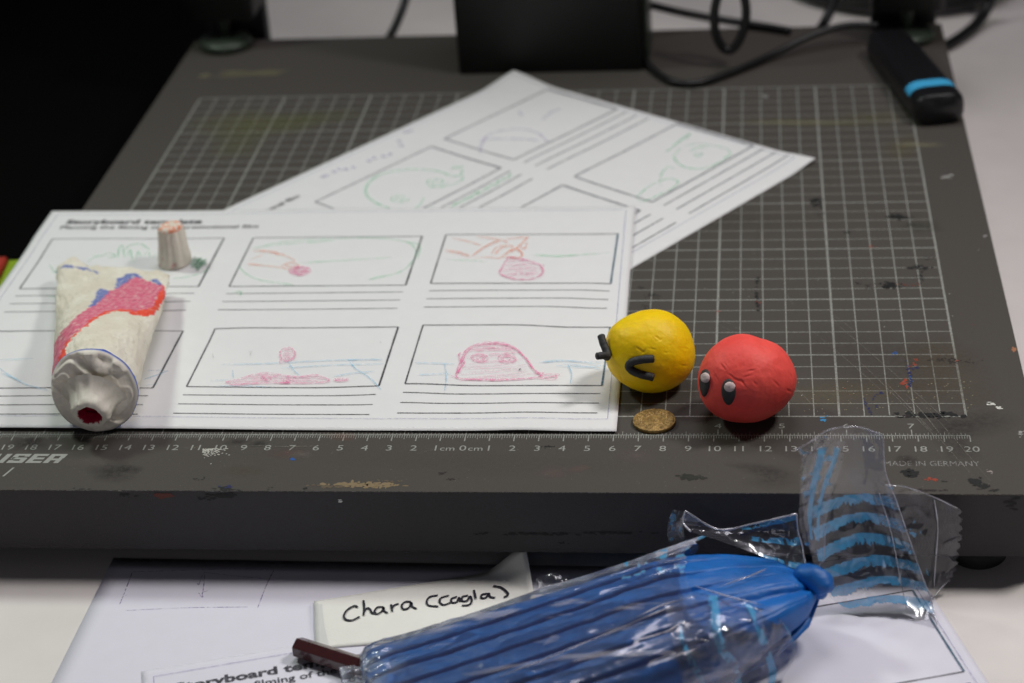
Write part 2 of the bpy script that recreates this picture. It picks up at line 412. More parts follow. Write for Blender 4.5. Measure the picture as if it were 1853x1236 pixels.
drag(mb, [(1373,500),(1368,520),(1370,545),(1373,560)], .07, BK, 40)
splat(mb, 1475,365, 12,9, BK, 26, .12); splat(mb, 1481,385,6,8,BK,8,.06)
splat(mb, 1627,393, 16,5, BK, 26, .13); splat(mb, 1647,407,5,4,BK,8,.07); splat(mb,1535,420,7,4,BK,8,.08)
splat(mb, 1610,517, 20,5, BK, 46, .10); splat(mb, 1660,484, 18,4, BK, 30, .09); splat(mb,1666,500,6,10,BK,14,.07); splat(mb,1640,515,26,4,srgb(120,60,45),16,.05)
splat(mb, 1572,519, 10,8, DB, 10, .06); splat(mb,1553,512,6,8,DB,8,.05); splat(mb,1678,468,12,3,BK,10,.05)
drag(mb, [(1640,655),(1645,675),(1648,690),(1646,700)], .06, NV, 34); drag(mb,[(1643,668),(1655,667),(1662,664)],.05,NV,16)
drag(mb, [(1647,680),(1648,692)], .05, BL, 10); splat(mb,1637,693,6,8,RD,14,.08); splat(mb,1652,660,10,6,RD,8,.06); splat(mb,1658,651,5,3,RD,5,.06)
drag(mb, [(1562,722),(1570,738),(1577,750)], .045, NV, 20); drag(mb,[(1577,728),(1590,712),(1596,712)],.045,NV,18); splat(mb,1586,737,3,5,NV,6,.04)
splat(mb, 1621,640, 5,4, BL, 8, .06); splat(mb,1489,757,5,5,srgb(60,140,190),10,.08)
splat(mb, 1705,650, 34,5, DB, 30, .05); splat(mb,1735,655,26,4,DB,26,.05); splat(mb,1730,654,4,3,RD,3,.06)
splat(mb, 1648,856, 11,7, BK, 40, .16); splat(mb,1683,868,14,3,RD,12,.07); splat(mb,1765,873,14,5,BK,26,.12); splat(mb,1783,881,12,6,BK,18,.10); splat(mb,1800,888,8,3,BK,8,.06)
splat(mb, 1690,751,44,5, BK, 90, .13); splat(mb,1640,753,30,2.5,DB,22,.07)
splat(mb, 1250,864, 20,4, srgb(36,38,32), 60, .10)
splat(mb, 1680,888, 34,2, DB, 22, .07); splat(mb,1710,871,4,3,BK,4,.05)
splat(mb, 1795,732, 8,3, WH, 7, .09); splat(mb,1806,738,6,2,WH,6,.10); splat(mb,1848,785,5,8,srgb(150,150,148),10,.07); splat(mb,1790,853,8,4,srgb(150,140,138),5,.06)
splat(mb, 1712,320, 12,4, srgb(150,150,146), 12, .12); splat(mb,1385,173,5,4,srgb(140,140,138),6,.12)
splat(mb, 1835,632, 4,5, OR, 8, .10); splat(mb,1782,428,3,4,srgb(150,150,150),4,.08)
drag(mb, [(1335,608),(1350,606),(1372,612)], .05, srgb(130,30,30), 16); splat(mb,1305,565,14,3,RD,8,.04); splat(mb,1372,547,4,3,RD,4,.05); splat(mb,1576,446,8,3,RD,8,.05)
splat(mb, 1180,535, 18,4, BK, 22, .05); splat(mb,1166,556,6,3,BK,8,.06); splat(mb,1162,521,5,3,BK,5,.07); splat(mb,1370,432,3,14,BK,6,.04)
splat(mb, 655,878, 60,4, srgb(130,112,84), 130, .11); splat(mb,600,880,40,3,BR,40,.08); splat(mb,700,871,30,3,BR,20,.05)
splat(mb, 408,884, 20,4, BK, 34, .07); splat(mb,412,882,12,3,NV,16,.06); splat(mb,360,866,18,3,BK,10,.04); splat(mb,155,885,16,3,DB,14,.05)
splat(mb, 530,831, 3,1.5, BL, 8, .08); splat(mb,800,857,10,3,DB,16,.05); splat(mb,816,867,16,2,DB,10,.04); splat(mb,990,808,10,3,BK,10,.06)
splat(mb, 553,884, 8,3, BK, 8, .06); splat(mb,488,885,6,4,BK,6,.04)
for i in range(150):
    px, py = 367+abs(random.gauss(0,.8))*24, 812+abs(random.gauss(0,.6))*12
    if px < 424: p = up(px, py); blob(mb, p.x, p.y, .035, .03, srgb(190,188,180), .006+.0003*(i % 20), 5)
for i in range(160):
    p = up(random.uniform(0,1850), random.uniform(800,886)); blob(mb, p.x, p.y, .014, .014, srgb(140,136,130), .006, 4)
for i in range(70):
    p = up(random.uniform(1435,1760), random.uniform(690,748)); blob(mb, p.x, p.y, .03, .02, srgb(160,152,125), .006+.0002*(i % 20), 5)
for i in range(60):
    p = up(random.uniform(1160,1780), random.uniform(430,760)); blob(mb, p.x, p.y, .025, .02, random.choice([BK, DB, RD, WH, BR]), .0066, 5)
tag(mb.build('paint_spots', M['stain'], stand, smooth=False), kind='stuff')
# stains on the front edge
mb = MB()
def fblob(px, py, r, col, k):
    p = atY(px, py, Y0+.06); ph = random.random()*99; n = 7; vs = [(p.x, Y0+.045-.0003*(k % 20), p.z)]
    for i in range(n):
        a = 2*math.pi*i/n; q = r*(1+.8*noise.noise(Vector((math.cos(a), math.sin(a), ph)))); vs.append((p.x+q*1.6*math.cos(a), Y0+.045-.0003*(k % 20), min(-.07, p.z+q*.6*math.sin(a))))
    mb.add(vs, [(0, 1+i, 1+(i+1) % n) for i in range(n)], col)
for k, (x, y, sx, sy, r, n, c) in enumerate([(405,897,22,4,.08,30,BK),(295,896,14,4,.12,12,srgb(95,45,35)),(225,896,14,4,.05,12,BK),(370,902,18,3,.05,10,BK),(980,966,90,2.5,.07,60,srgb(24,24,24)),(1100,964,70,2,.07,40,srgb(24,24,24)),(870,966,20,2,.05,14,srgb(20,20,20)),(1020,982,12,2,.05,8,BK),(1830,910,10,8,.08,14,BK),(614,906,3,2,.05,4,WH)]):
    for i in range(n): fblob(x+random.gauss(0,.5)*sx, y+random.gauss(0,.5)*sy, r*random.uniform(.4,1.2), c, i)
tag(mb.build('edge_spots', M['stain'], stand, smooth=False), kind='stuff')
mb = MB()
def smudge(px, py, rx, ry, col, a, z, rot=0):
    c = up(px, py); k = len(mb.v); n = 28; R = 7; ph = random.random()*50
    vs = [(c.x, c.y, z)]; cs = [col[:3]+(a,)]
    for j in range(1, R+1):
        for i in range(n):
            t = 2*math.pi*i/n; q = j/R; rr = 1+.35*noise.noise(Vector((math.cos(t)*1.4, math.sin(t)*1.4, ph)))
            dx, dy = rx*q*rr*math.cos(t), ry*q*rr*math.sin(t)
            vs.append((c.x+dx*math.cos(rot)-dy*math.sin(rot), c.y+dx*math.sin(rot)+dy*math.cos(rot), z)); cs.append(col[:3]+(a*(1-q)**1.0*(1 if j < R else 0),))
    fs = [(0, 1+i, 1+(i+1) % n) for i in range(n)]
    for j in range(R-1):
        for i in range(n): fs.append((1+j*n+i, 1+(j+1)*n+i, 1+(j+1)*n+(i+1) % n, 1+j*n+(i+1) % n))
    mb.v += vs; mb.c += cs; mb.f += [tuple(q+k for q in f) for f in fs]
SM = [(1690,650,1.9,3.2,BR,.75),(1650,710,3.6,1.5,BR,.5),(1740,690,1.6,3.0,srgb(100,92,78),.6),(1500,715,3.0,1.5,srgb(118,108,84),.6),(1745,770,2.4,1.2,DB,.55),
 (1285,700,3.0,1.4,srgb(105,98,85),.4),(1380,850,1.6,.5,DB,.6),(1395,870,1.0,.8,DB,.4),(1640,833,.5,.4,DB,.9),(1730,800,1.0,1.8,DB,.4),
 (205,855,1.1,.9,DB,.85),(238,850,.7,.3,DB,.8),(48,805,.9,.6,DB,.85),(60,798,.5,.4,DB,.8),(440,852,.9,.6,BR,.6),(520,820,1.1,.5,srgb(110,84,78),.7),(545,822,.6,.3,srgb(130,120,115),.6),(430,800,.6,.3,DB,.8),(468,803,.5,.3,BK,.7),
 (620,790,.9,.4,srgb(150,90,70),.4),(1150,825,1.0,.6,srgb(125,110,108),.4),(1000,855,.8,.5,srgb(130,105,100),.45),(1050,848,.6,.3,srgb(140,105,100),.5),
 (455,225,4.5,2.2,srgb(120,122,62),.5),(560,215,4.0,1.6,srgb(112,116,62),.45),(430,262,2.0,3.0,srgb(115,118,66),.4),(1450,222,4.0,.5,srgb(150,145,90),.5),(1580,215,2.5,1.5,srgb(118,116,70),.4),(1630,270,1.2,2.0,srgb(120,110,70),.45),(1665,262,1.5,.4,srgb(170,165,130),.6),
 (372,137,.6,.35,srgb(150,148,110),1.0),(460,133,2.6,.36,srgb(146,144,104),1.0),(420,131,1.0,.35,srgb(146,144,104),.9),(490,134,1.2,.3,srgb(146,144,104),.9),(1670,410,1.2,.8,srgb(60,66,50),.5),(1300,395,5,2,srgb(80,70,60),.35),(1560,640,4,3,srgb(75,66,56),.4),(900,840,6,1.2,srgb(92,88,84),.35),(160,835,2.0,.5,srgb(120,110,105),.3)]
for i, (px, py, rx, ry, c, a) in enumerate(SM): smudge(px, py, rx, ry, c, a, .0048+.00025*i if i < 60 else .006, random.uniform(-.3,.3))
for v in range(len(mb.v)):
    x, y, z = mb.v[v]; mb.v[v] = (x, y, min(z, .0055)+.0001*(v % 7)) if False else (x, y, z)
tag(mb.build('smudges', M['smudge'], stand, smooth=False), kind='stuff')
ink = Ink(hz, .022)
for a, b, wd in (((1500,565),(1560,612),.02),((1508,582),(1720,768),.022),((1470,600),(1600,712),.018),((1540,640),(1690,790),.02),((1600,690),(1700,800),.022),((1640,715),(1700,785),.03),((1610,700),(1760,862),.016),((1300,575),(1380,625),.02),((1420,530),(1436,556),.03),((1275,580),(1330,603),.02),((1425,690),(1480,745),.02),((1660,720),(1790,870),.016)):
    ink.px([a, ((a[0]+b[0])/2+2, (a[1]+b[1])/2), b], wd, 0)
ink.px([(1308,796),(1340,795),(1360,797)],.03,0); ink.px([(330,811),(345,812),(362,810)],.03,0); ink.px([(450,807),(520,809),(575,808)],.025,0); ink.px([(1425,779),(1440,778)],.02,0); ink.px([(768,818),(785,815)],.06,0)
tag(ink.build('scratches', pencil('scratch', srgb(150,146,136), .38, 1200), stand), kind='stuff')
# little wavy chipped bright line along the front arris
mb = MB(); vs = []; n = 500
for i in range(n+1):
    x = lerp(X0, X1, i/n); wv = .018+.05*max(0, noise.noise(Vector((x*.8, 0, 5))))*(1 if x < -5 else .3)
    vs += [(x, Y0-.001, -.005), (x, Y0-.001, -.005-wv)]
mb.add(vs, [(2*i, 2*i+1, 2*i+3, 2*i+2) for i in range(n)]); mb.build('worn_edge', pencil('worn_edge', srgb(150,150,146), .5, 900), stand, smooth=False)

# ---------------------------------------------------------------- storyboard sheets
def sheet_mesh(TL, u, v, W_, H_, hf, name, label, rag=0, corner=None, mt='paper', taper=0):
    nx, ny = 110, 80; vs = []; fs = []
    for j in range(ny+1):
        for i in range(nx+1):
            p = TL+u*(W_*i/nx*(1-taper*(1-j/ny)))+v*(H_*j/ny); vs.append((p.x, p.y, hf(p.x, p.y)))
    for j in range(ny):
        for i in range(nx): fs.append((j*(nx+1)+i, (j+1)*(nx+1)+i, (j+1)*(nx+1)+i+1, j*(nx+1)+i+1))
    c = TL+u*W_/2+v*H_/2
    root = thing('storyboard_sheet', label, 'paper', (c.x, c.y, hf(c.x, c.y)), 'storyboard sheets')
    o = obj('page', vs, fs, M[mt], root); md = o.modifiers.new('t', 'SOLIDIFY'); md.thickness = .0001; md.offset = -1
    return root
FR = [(1.06,3.2,8.76),(11.3,3.2,8.4),(20.85,3.05,8.35),(1.25,12.45,8.9),(11.6,12.3,8.4),(21.1,12.15,8.35)]
def template(root, TL, u, v, hf, title=True, dz0=.004, wob=0, W_=29.9, tn='toner', lw=1.15):
    ink = Ink(hf, dz0); P = lambda x, y: (TL+u*x+v*y)
    wob_ = random.Random(3)
    ink2 = Ink(hf, dz0+.026)
    for k, (x, y, w_) in enumerate(FR):
        x1, y1 = x+w_, y+5.1
        ink.stroke([P(x,y), P(x1,y)], .055*lw, False, False); ink.stroke([P(x,y1), P(x1,y1)], .06*lw, False, False); ink.stroke([P(x,y), P(x,y1)], .06*lw, False, False)
        (ink2 if k in (2,5) else ink).stroke([P(x1,y), P(x1,y1)], .075*lw, False, False)
        for q in (.72, 1.5, 2.3): ink.stroke([P(x+.03, y1+q), P(x1-.02, y1+q-.05)], .048*lw, False, False)
    ink.build('frame_lines', M[tn], root); ink2.build('frame_side_lines', M[tn if tn != 'toner' else 'cyan_toner'], root)
    mg = Ink(hf, dz0+.028); mg.stroke([P(.45,.45), P(29.3,.4)], .03, False, False); mg.stroke([P(W_-.42-(.45 if W_ > 30 else 0),.42), P(W_-.42,20.0)], .03, False, False); mg.stroke([P(.45,20.0), P(W_-.42,20.0)], .03, False, False); mg.stroke([P(.45,.45), P(.45,20)], .03, False, False)
    mg.build('margin_line', M['margin'], root)
    if title:
        a = math.atan2(u.y, u.x); tm = MB(); p = P(1.2, 1.52); put_text(tm, 'Storyboard template', p, a, .62, hf, dz0+.022, width=7.05, bold=.022, align='LEFT')
        p = P(1.08, 2.1); put_text(tm, 'Planning the filming of the promotional film', p, a, .5, hf, dz0+.022, width=10.2, bold=.008, align='LEFT')
        tm.build('heading', M['toner'], root, smooth=False)
# main sheet (A4, lying on the front left of the board, reaching over its left edge)
TL = Vector((-24.04, 19.8)); u = Vector((29.91, -.22)).normalized(); v = Vector((u.y, -u.x))
def h1(x, y):
    s = sstep(3, -1.2, y); px_, py_ = x+19.83, y-13.68; a_ = px_*.598+py_*.801; b_ = px_*.801-py_*.598
    return .055+.10*sstep(-1.6, .6, a_)*sstep(-1.6, .6, 21-b_)+.02*math.sin(x*.35+y*.2)+.03*fbm(x*.12, y*.12, 1, 2)+s*(.05+.06*math.exp(-((x-2.3)/1.5)**2)+.07*sstep(-8,-20,x))
r1 = sheet_mesh(TL, u, v, 30.3, 20.9, h1, 'storyboard_sheet', 'upright white storyboard sheet with pink blob and hand sketches under the clay tube', taper=.014)
template(r1, TL, u, v, h1, W_=30.3)
Z1 = .085
C8 = lambda pts: crop(380, 380, 2.316, pts)
I = {k: Ink(h1, .034+.005*i) for i, k in enumerate(('green', 'orange', 'pink', 'blue'))}
G, O_, K_, B_ = I['green'], I['orange'], I['pink'], I['blue']
for pts in ([(180,175),(300,142),(500,130),(700,125),(830,145),(865,190),(840,235),(800,268),(740,285),(670,300)], [(180,165),(320,150),(520,137)], [(120,240),(150,272),(210,300),(350,322)], [(370,230),(540,220),(760,208)], [(820,140),(880,160),(870,215)], [(995,217),(1080,220),(1160,225)], [(1350,192),(1450,198),(1560,193),(1680,184)], [(1360,196),(1450,201),(1550,195)], [(740,282),(700,290),(665,300),(690,302)], [(790,265),(805,268)], [(100,350),(130,350),(128,366)], [(300,312),(350,320)]):
    G.px(C8(pts), .05, Z1, jit=.02)
for pts in ([(180,175),(250,180),(310,195),(360,222)], [(185,180),(255,186),(312,200)], [(160,232),(230,240),(300,250)], [(160,236),(250,243)], [(170,215),(220,197)], [(300,240),(340,228),(372,240),(350,256),(310,252),(300,240)], [(310,236),(345,246),(368,236)],
    [(985,175),(1060,190),(1092,202)], [(988,182),(1060,197),(1090,207)], [(1012,126),(1080,140),(1140,158)], [(1095,205),(1150,165),(1220,137),(1250,145)], [(1100,200),(1160,158),(1215,132)], [(1110,211),(1160,206),(1215,212)], [(1120,120),(1180,128),(1220,132)],
    [(1180,192),(1205,162),(1250,155),(1270,165),(1235,195),(1220,200)], [(1195,195),(1225,165),(1262,163)], [(1240,198),(1270,175),(1300,182),(1308,198),(1290,210),(1255,208)], [(1262,185),(1300,155),(1332,120),(1322,128)], [(1310,195),(1298,175),(1282,165)], [(1230,132),(1280,125),(1330,122)], [(1205,210),(1250,205),(1305,208)], [(1300,160),(1320,170),(1330,140)]):
    O_.px(C8(pts), .055, Z1, jit=.03)
def epoly(cx, cy, rx, ry, n=16): return [(cx+rx*math.cos(2*math.pi*i/n), cy+ry*math.sin(2*math.pi*i/n)) for i in range(n)]
K_.hatch(C8(epoly(378,263,44,19)), 9, .09, Z1); K_.px(C8(epoly(378,263,44,19)+[(422,263)]), .05, Z1)
drop = [(1250,205),(1225,250),(1215,275),(1250,292),(1300,300),(1360,295),(1395,270),(1385,240),(1340,222),(1300,212)]
K_.hatch(C8(drop), 12, .05, Z1); K_.px(C8(drop+drop[:1]), .07, Z1); K_.px(C8(drop[2:8]+[(1405,240)]), .06, Z1, jit=.06)
pud = [(65,722),(120,710),(180,690),(240,682),(300,690),(370,698),(440,692),(480,705),(500,718),(440,725),(300,725),(180,727),(100,735)]
K_.hatch(C8(pud), 9, .05, Z1, slope=0); K_.px(C8(pud+pud[:1]), .06, Z1)
for c in (235,706,22,11),(235,706,10,5),(328,716,21,9),(328,716,9,4),(550,715,32,6),(550,716,24,3): K_.px(C8(epoly(*c)+epoly(*c)[:1]), .045, Z1)
K_.hatch(C8(epoly(325,608,28,22)), 7, .05, Z1); K_.px(C8(epoly(325,608,32,26)+[(357,608),(345,625),(295,642),(298,625)]), .06, Z1)
blb = [(1030,700),(1050,650),(1075,600),(1130,572),(1200,565),(1270,580),(1320,620),(1350,665),(1380,690),(1370,705),(1250,712),(1100,712),(1040,710)]
K_.px(C8(blb+blb[:1]), .08, Z1, jit=.03); K_.px(C8([(a+6, b+5) for a, b in blb[:9]]), .06, Z1, jit=.05); K_.px(C8([(1065,610),(1045,615),(1050,640),(1068,650),(1035,690)]), .06, Z1)
K_.hatch(C8(blb), 16, .028, Z1, slope=-.08, jit=20)
K_.hatch(C8([(1075,600),(1130,572),(1200,565),(1270,580),(1300,605)]), 8, .04, Z1)
for c in (1130,628,35,16),(1132,629,14,7),(1128,628,26,12),(1245,627,38,17),(1243,627,16,8),(1248,628,28,12): K_.px(C8(epoly(*c)+epoly(*c)[:1]), .045, Z1)
K_.px(C8([(1360,690),(1400,683),(1380,700),(1420,690),(1465,693),(1400,705),(1450,700),(1440,712),(1370,708)]), .05, Z1, jit=.03)
K_.px(C8([(1010,702),(1060,712),(1200,716),(1350,708)]), .05, Z1)
for pts in ([(50,648),(300,640),(720,632)], [(300,660),(520,655),(730,652)], [(560,637),(640,634),(725,636)], [(585,640),(610,670),(670,710),(718,760)], [(95,670),(98,705)], [(0,716),(80,712)], [(20,740),(120,738),(260,742)], [(520,700),(600,690),(690,684)], [(330,640),(350,670),(375,692)], [(600,640),(600,660)],
    [(860,650),(940,652),(1025,656)], [(985,655),(991,710),(984,762)], [(1380,640),(1480,635),(1655,640)], [(1400,636),(1500,632),(1640,652)], [(1480,645),(1560,655),(1640,668)], [(1500,650),(1515,690),(1510,730)], [(870,700),(940,697),(1010,694)], [(1450,655),(1560,660),(1650,655)]):
    B_.px(C8(pts), .045, Z1, jit=.02)
for pts in ([(0,668),(20,682),(50,698),(90,709)], [(0,676),(40,690)], [(0,652),(60,650)], [(262,688),(285,680),(305,672)], [(268,672),(300,672)], [(262,700),(285,697)]): B_.px(pts, .05, Z1)
# green writing and circle of the first frame
for pts in ([(186,467),(200,462),(210,468),(195,470)], [(214,470),(216,455),(222,448),(226,470)], [(222,458),(240,446),(258,446),(272,456)], [(230,468),(236,456),(240,472)], [(246,470),(250,458),(256,468)], [(262,466),(268,460),(272,468)], [(276,468),(286,462)], [(90,480),(100,494),(104,484)], [(86,537),(110,540)], [(158,478),(175,468),(190,466)], [(312,508),(345,503),(372,494),(376,484)], [(232,478),(252,476)], [(425,532),(440,531)], [(437,531),(436,539)]):
    G.px(pts, .06, Z1, jit=.05)
dg = Ink(h1, .058); dg.hatch([(340,475),(352,468),(376,474),(378,482),(362,490),(345,488)], 12, .07, Z1); dg.px([(346,482),(366,470),(350,486),(374,474),(356,490),(376,480)], .05, Z1)
dg.px([(355,480),(358,494),(364,482)], .05, Z1)
G.build_frames('green_pencil_sketch', M['pen_green'], r1, TL, u, v); O_.build_frames('orange_pencil_sketch', M['pen_orange'], r1, TL, u, v); K_.build_frames('pink_pencil_sketch', M['pen_pink'], r1, TL, u, v); B_.build_frames('blue_pencil_sketch', M['pen_blue'], r1, TL, u, v)
dg.build('dark_green_scribble', M['pen_dgreen'], r1)
tk = Ink(h1, .062); tk.px(C8([(1295,674),(1300,670),(1303,668)]), .07, Z1); tk.px(C8([(165,592),(170,602)]), .02, Z1); tk.px(C8([(176,592),(168,612)]), .02, Z1); tk.px(C8([(12,605),(14,625)]), .02, Z1); tk.px(C8([(716,562),(718,568)]), .03, Z1); tk.build('pen_specks', M['toner'], r1)

# second sheet, turned, under the first
T2 = Vector((-2.07, 37.47)); v2 = Vector((16.79, -12.53)).normalized(); u2 = Vector((-v2.y, v2.x)); TL2 = T2-u2*29.7
def h2(x, y):
    p = Vector((x, y))-TL2; a = p.dot(u2); b = p.dot(v2)
    return .03+.35*sstep(26.5, 30, a)*sstep(3.5, 0, b)+.16*sstep(27.5, 29.8, a)*sstep(18.5, 21, b)+.02*abs(fbm(x*.1, y*.1, 4, 2))*sstep(19,22,y)+.10*math.exp(-(((a-21)/3)**2+((b-10)/3)**2))*sstep(19.5, 24, y)
r2 = sheet_mesh(TL2, u2, v2, 29.7, 21.0, h2, 'storyboard_sheet', 'turned storyboard sheet with pale green sketches, lying diagonally beneath the upright sheet', rag=1)
template(r2, TL2, u2, v2, h2, W_=29.7, tn='pale_toner', lw=1.9)
C6 = lambda pts: crop(560, 120, 2.989, pts)
C7 = lambda pts: crop(1000, 140, 3.636, pts)
G = Ink(h2, .034); V_ = Ink(h2, .044); D_ = Ink(h2, .05)
G.px(C6([(445,772),(370,745),(315,705),(305,660),(350,605),(430,573),(560,558),(690,568),(770,595),(815,590),(828,560)]), .16, .04)
G.px(C6([(570,770),(600,745),(620,710)]), .12, .04)
for cx, cy, rx, ry in ((685,628,62,28),(485,715,55,25)):
    pts = [(cx+rx*(1-i/34)*math.cos(i*.45), cy+ry*(1-i/34)*math.sin(i*.45)) for i in range(32)]; G.px(C6(pts), .09, .04)
G.px(C6([(640,655),(740,652),(820,620),(830,590)]), .10, .04)
D_.px(C6([(765,560),(790,548),(805,552),(840,543)]), .12, .04)
pts = []
for i in range(70): t = i/69; pts.append((lerp(762,1092,t), lerp(765,600,t)+random.uniform(-13,6)))
D_.px(C6(pts), .09, .04, smooth=False); D_.px(C6([(640,772),(665,762)]), .1, .04)
for a, b in ((70,602),(90,594),(130,575),(160,562),(195,560),(235,550),(320,515),(350,500),(400,492),(435,480),(485,408),(495,432),(520,360),(550,355)):
    V_.px(C6([(a-12,b+6),(a,b-9),(a+8,b+5),(a+14,b-6)]), .12, .04)
V_.px(C6([(925,475),(930,430),(960,400),(1060,395),(1160,398),(1240,405)]), .16, .04); V_.px(C6([(920,412),(1000,360),(1130,340),(1230,362),(1295,420)]), .15, .04); V_.px(C6([(1260,290),(1310,250),(1360,232)]), .15, .04); V_.px(C6([(1130,240),(1150,270)]), .2, .04)
G.px(C7([(840,470),(800,520),(830,570),(900,600),(1000,600),(1080,570),(1140,530),(1175,500)]), .15, .04); G.px(C7([(840,460),(950,440),(1080,455),(1150,475),(1170,500)]), .10, .04)
G.px(C7([(900,490),(960,462),(1020,468)]), .12, .04); G.px(C7([(930,520),(950,500),(985,505),(960,525),(940,515)]), .1, .04)
G.px(C7([(745,495),(800,450),(850,410),(905,370),(880,400),(900,405)]), .16, .04)
G.px(C7([(565,810),(555,790),(620,730),(700,685),(780,668),(825,690),(790,730),(690,780),(600,815),(565,810)]), .12, .04); G.px(C7([(705,690),(720,630),(760,590),(800,600)]), .12, .04); G.px(C7([(720,720),(700,690)]), .1, .04)
G.build_frames('green_pencil_sketch', pencil('soft_green', srgb(165,225,190), .27, 500), r2, TL2, u2, v2); V_.build_frames('violet_pencil_sketch', pencil('soft_violet', srgb(200,190,220), .24, 500), r2, TL2, u2, v2); D_.build_frames('green_handwriting', M['pen_green'], r2, TL2, u2, v2)

# sheets on the desk in front of the board
def h3(x, y): return DZ+.03+.004*fbm(x*.1, y*.1)
TL3 = Vector((-14.42, -4.86)); a3 = math.radians(-.7); u3 = Vector((math.cos(a3), math.sin(a3))); v3 = Vector((u3.y, -u3.x))
c = TL3+u3*10.5+v3*14.85
vs = []; fs = []
for j in range(41):
    for i in range(31):
        p = TL3+u3*(21*i/30)+v3*(29.7*j/40); vs.append((p.x, p.y, h3(p.x, p.y)))
for j in range(40):
    for i in range(30): fs.append((j*31+i, (j+1)*31+i, (j+1)*31+i+1, j*31+i+1))
r3 = thing('paper_sheet', 'white paper sheet with a faint violet rectangle, on the desk under the board edge', 'paper', (c.x, c.y, DZ))
o = obj('page', vs, fs, M['paper_front'], r3); md = o.modifiers.new('t', 'SOLIDIFY'); md.thickness = .0001; md.offset = -1
V3 = Ink(h3, .006); Cz = lambda pts: crop(0, 880, 3.088, pts)
for pts, wd in (([(740,478),(900,474),(1150,465),(1350,462),(1530,466)],.035), ([(740,478),(715,545),(690,610),(668,662)],.05), ([(1530,470),(1490,550),(1455,640),(1440,680)],.05), ([(700,695),(900,685),(1100,678),(1385,675)],.045), ([(1145,480),(1125,510),(1112,550),(1100,540)],.045), ([(1145,490),(1138,560),(1130,615)],.04), ([(1110,595),(1120,612),(1133,620),(1132,595),(1165,583)],.045), ([(1145,482),(1300,500),(1500,520)],.03), ([(700,612),(712,606)],.04)):
    V3.px(Cz(pts), wd, DZ+.03)
V3.build('violet_pencil_sketch', pencil('violet_line', srgb(140,120,180), .28, 700), r3)
TL4 = Vector((-11.25, -12.12)); a4 = math.radians(17.0); u4 = Vector((math.cos(a4), math.sin(a4))); v4 = Vector((u4.y, -u4.x))
def h4(x, y): return DZ+.055+.006*fbm(x*.1, y*.1, 2)
r4 = sheet_mesh(TL4, u4, v4, 29.8, 21.0, h4, 'storyboard_sheet', 'tilted storyboard sheet lying on the desk beneath the maroon pencil and blue clay', mt='paper_front')
template(r4, TL4, u4, v4, h4, W_=29.8)

# name card in its clear sleeve
cTL, cTR, cBR, cBL = up(568,1088,DZ+.1), up(950,1000,DZ+.95), up(985,1140,DZ+.12), up(570,1174,DZ+.1)
def cardpt(s, t, off=0.0):
    p = (cTL.lerp(cTR, s)).lerp(cBL.lerp(cBR, s), t)
    base = DZ+.1+.02*math.sin(s*3)
    lift = .95*sstep(.78, 1.0, s-.5*t)
    p2 = Vector((p.x, p.y, base+lift+off))
    bend = sstep(.8, 1, s)*(1-t)
    return p2+Vector((0, -.15*(1-s)*0, 0))
# keep the footprint of the flat part on the desk plane
cTR = up(952, 1030, DZ+.12) + Vector((0, 0.2, 0))
vs = [cardpt(i/40, j/16) for j in range(17) for i in range(41)]; fs = [(j*41+i, (j+1)*41+i, (j+1)*41+i+1, j*41+i+1) for j in range(16) for i in range(40)]
c = cardpt(.5, .5)
rc = thing('name_card', 'small ivory card with a handwritten name in black marker, one corner curling up', 'card', (c.x, c.y, DZ+.08))
o = obj('card', vs, fs, M['card'], rc); md = o.modifiers.new('t', 'SOLIDIFY'); md.thickness = .00025; md.offset = -1
def h5(x, y): return DZ+.1+.05
HW = Ink(h5, .01)
for pts in ([(402,542),(385,535),(350,555),(333,585),(345,603),(375,605),(412,588)], [(430,508),(433,545),(430,582)], [(432,565),(448,546),(462,552),(470,568),(484,574)], [(528,540),(500,542),(484,562),(496,575),(520,562),(530,543),(532,560),(550,571)], [(566,528),(572,564)], [(570,548),(582,532),(604,524)], [(664,514),(635,516),(618,535),(628,552),(655,543),(666,518),(670,538),(692,550)],
    [(797,483),(760,490),(742,512),(752,533),(800,538)], [(852,484),(815,495),(805,515),(825,530),(860,519)], [(892,490),(865,500),(866,518),(890,516),(902,494),(908,514)], [(946,484),(920,490),(916,510),(940,510),(956,488),(964,512),(950,530),(915,534)], [(975,458),(984,500)], [(1042,474),(1015,480),(1012,496),(1035,494),(1048,474),(1055,490),(1080,495)], [(1070,437),(1110,445),(1140,470),(1141,484),(1122,492)]):
    HW.px(crop(500, 900, 2.725, pts), .085, DZ+.15, taper=False, seg=.1)
HW.build('handwriting', M['marker'], rc)

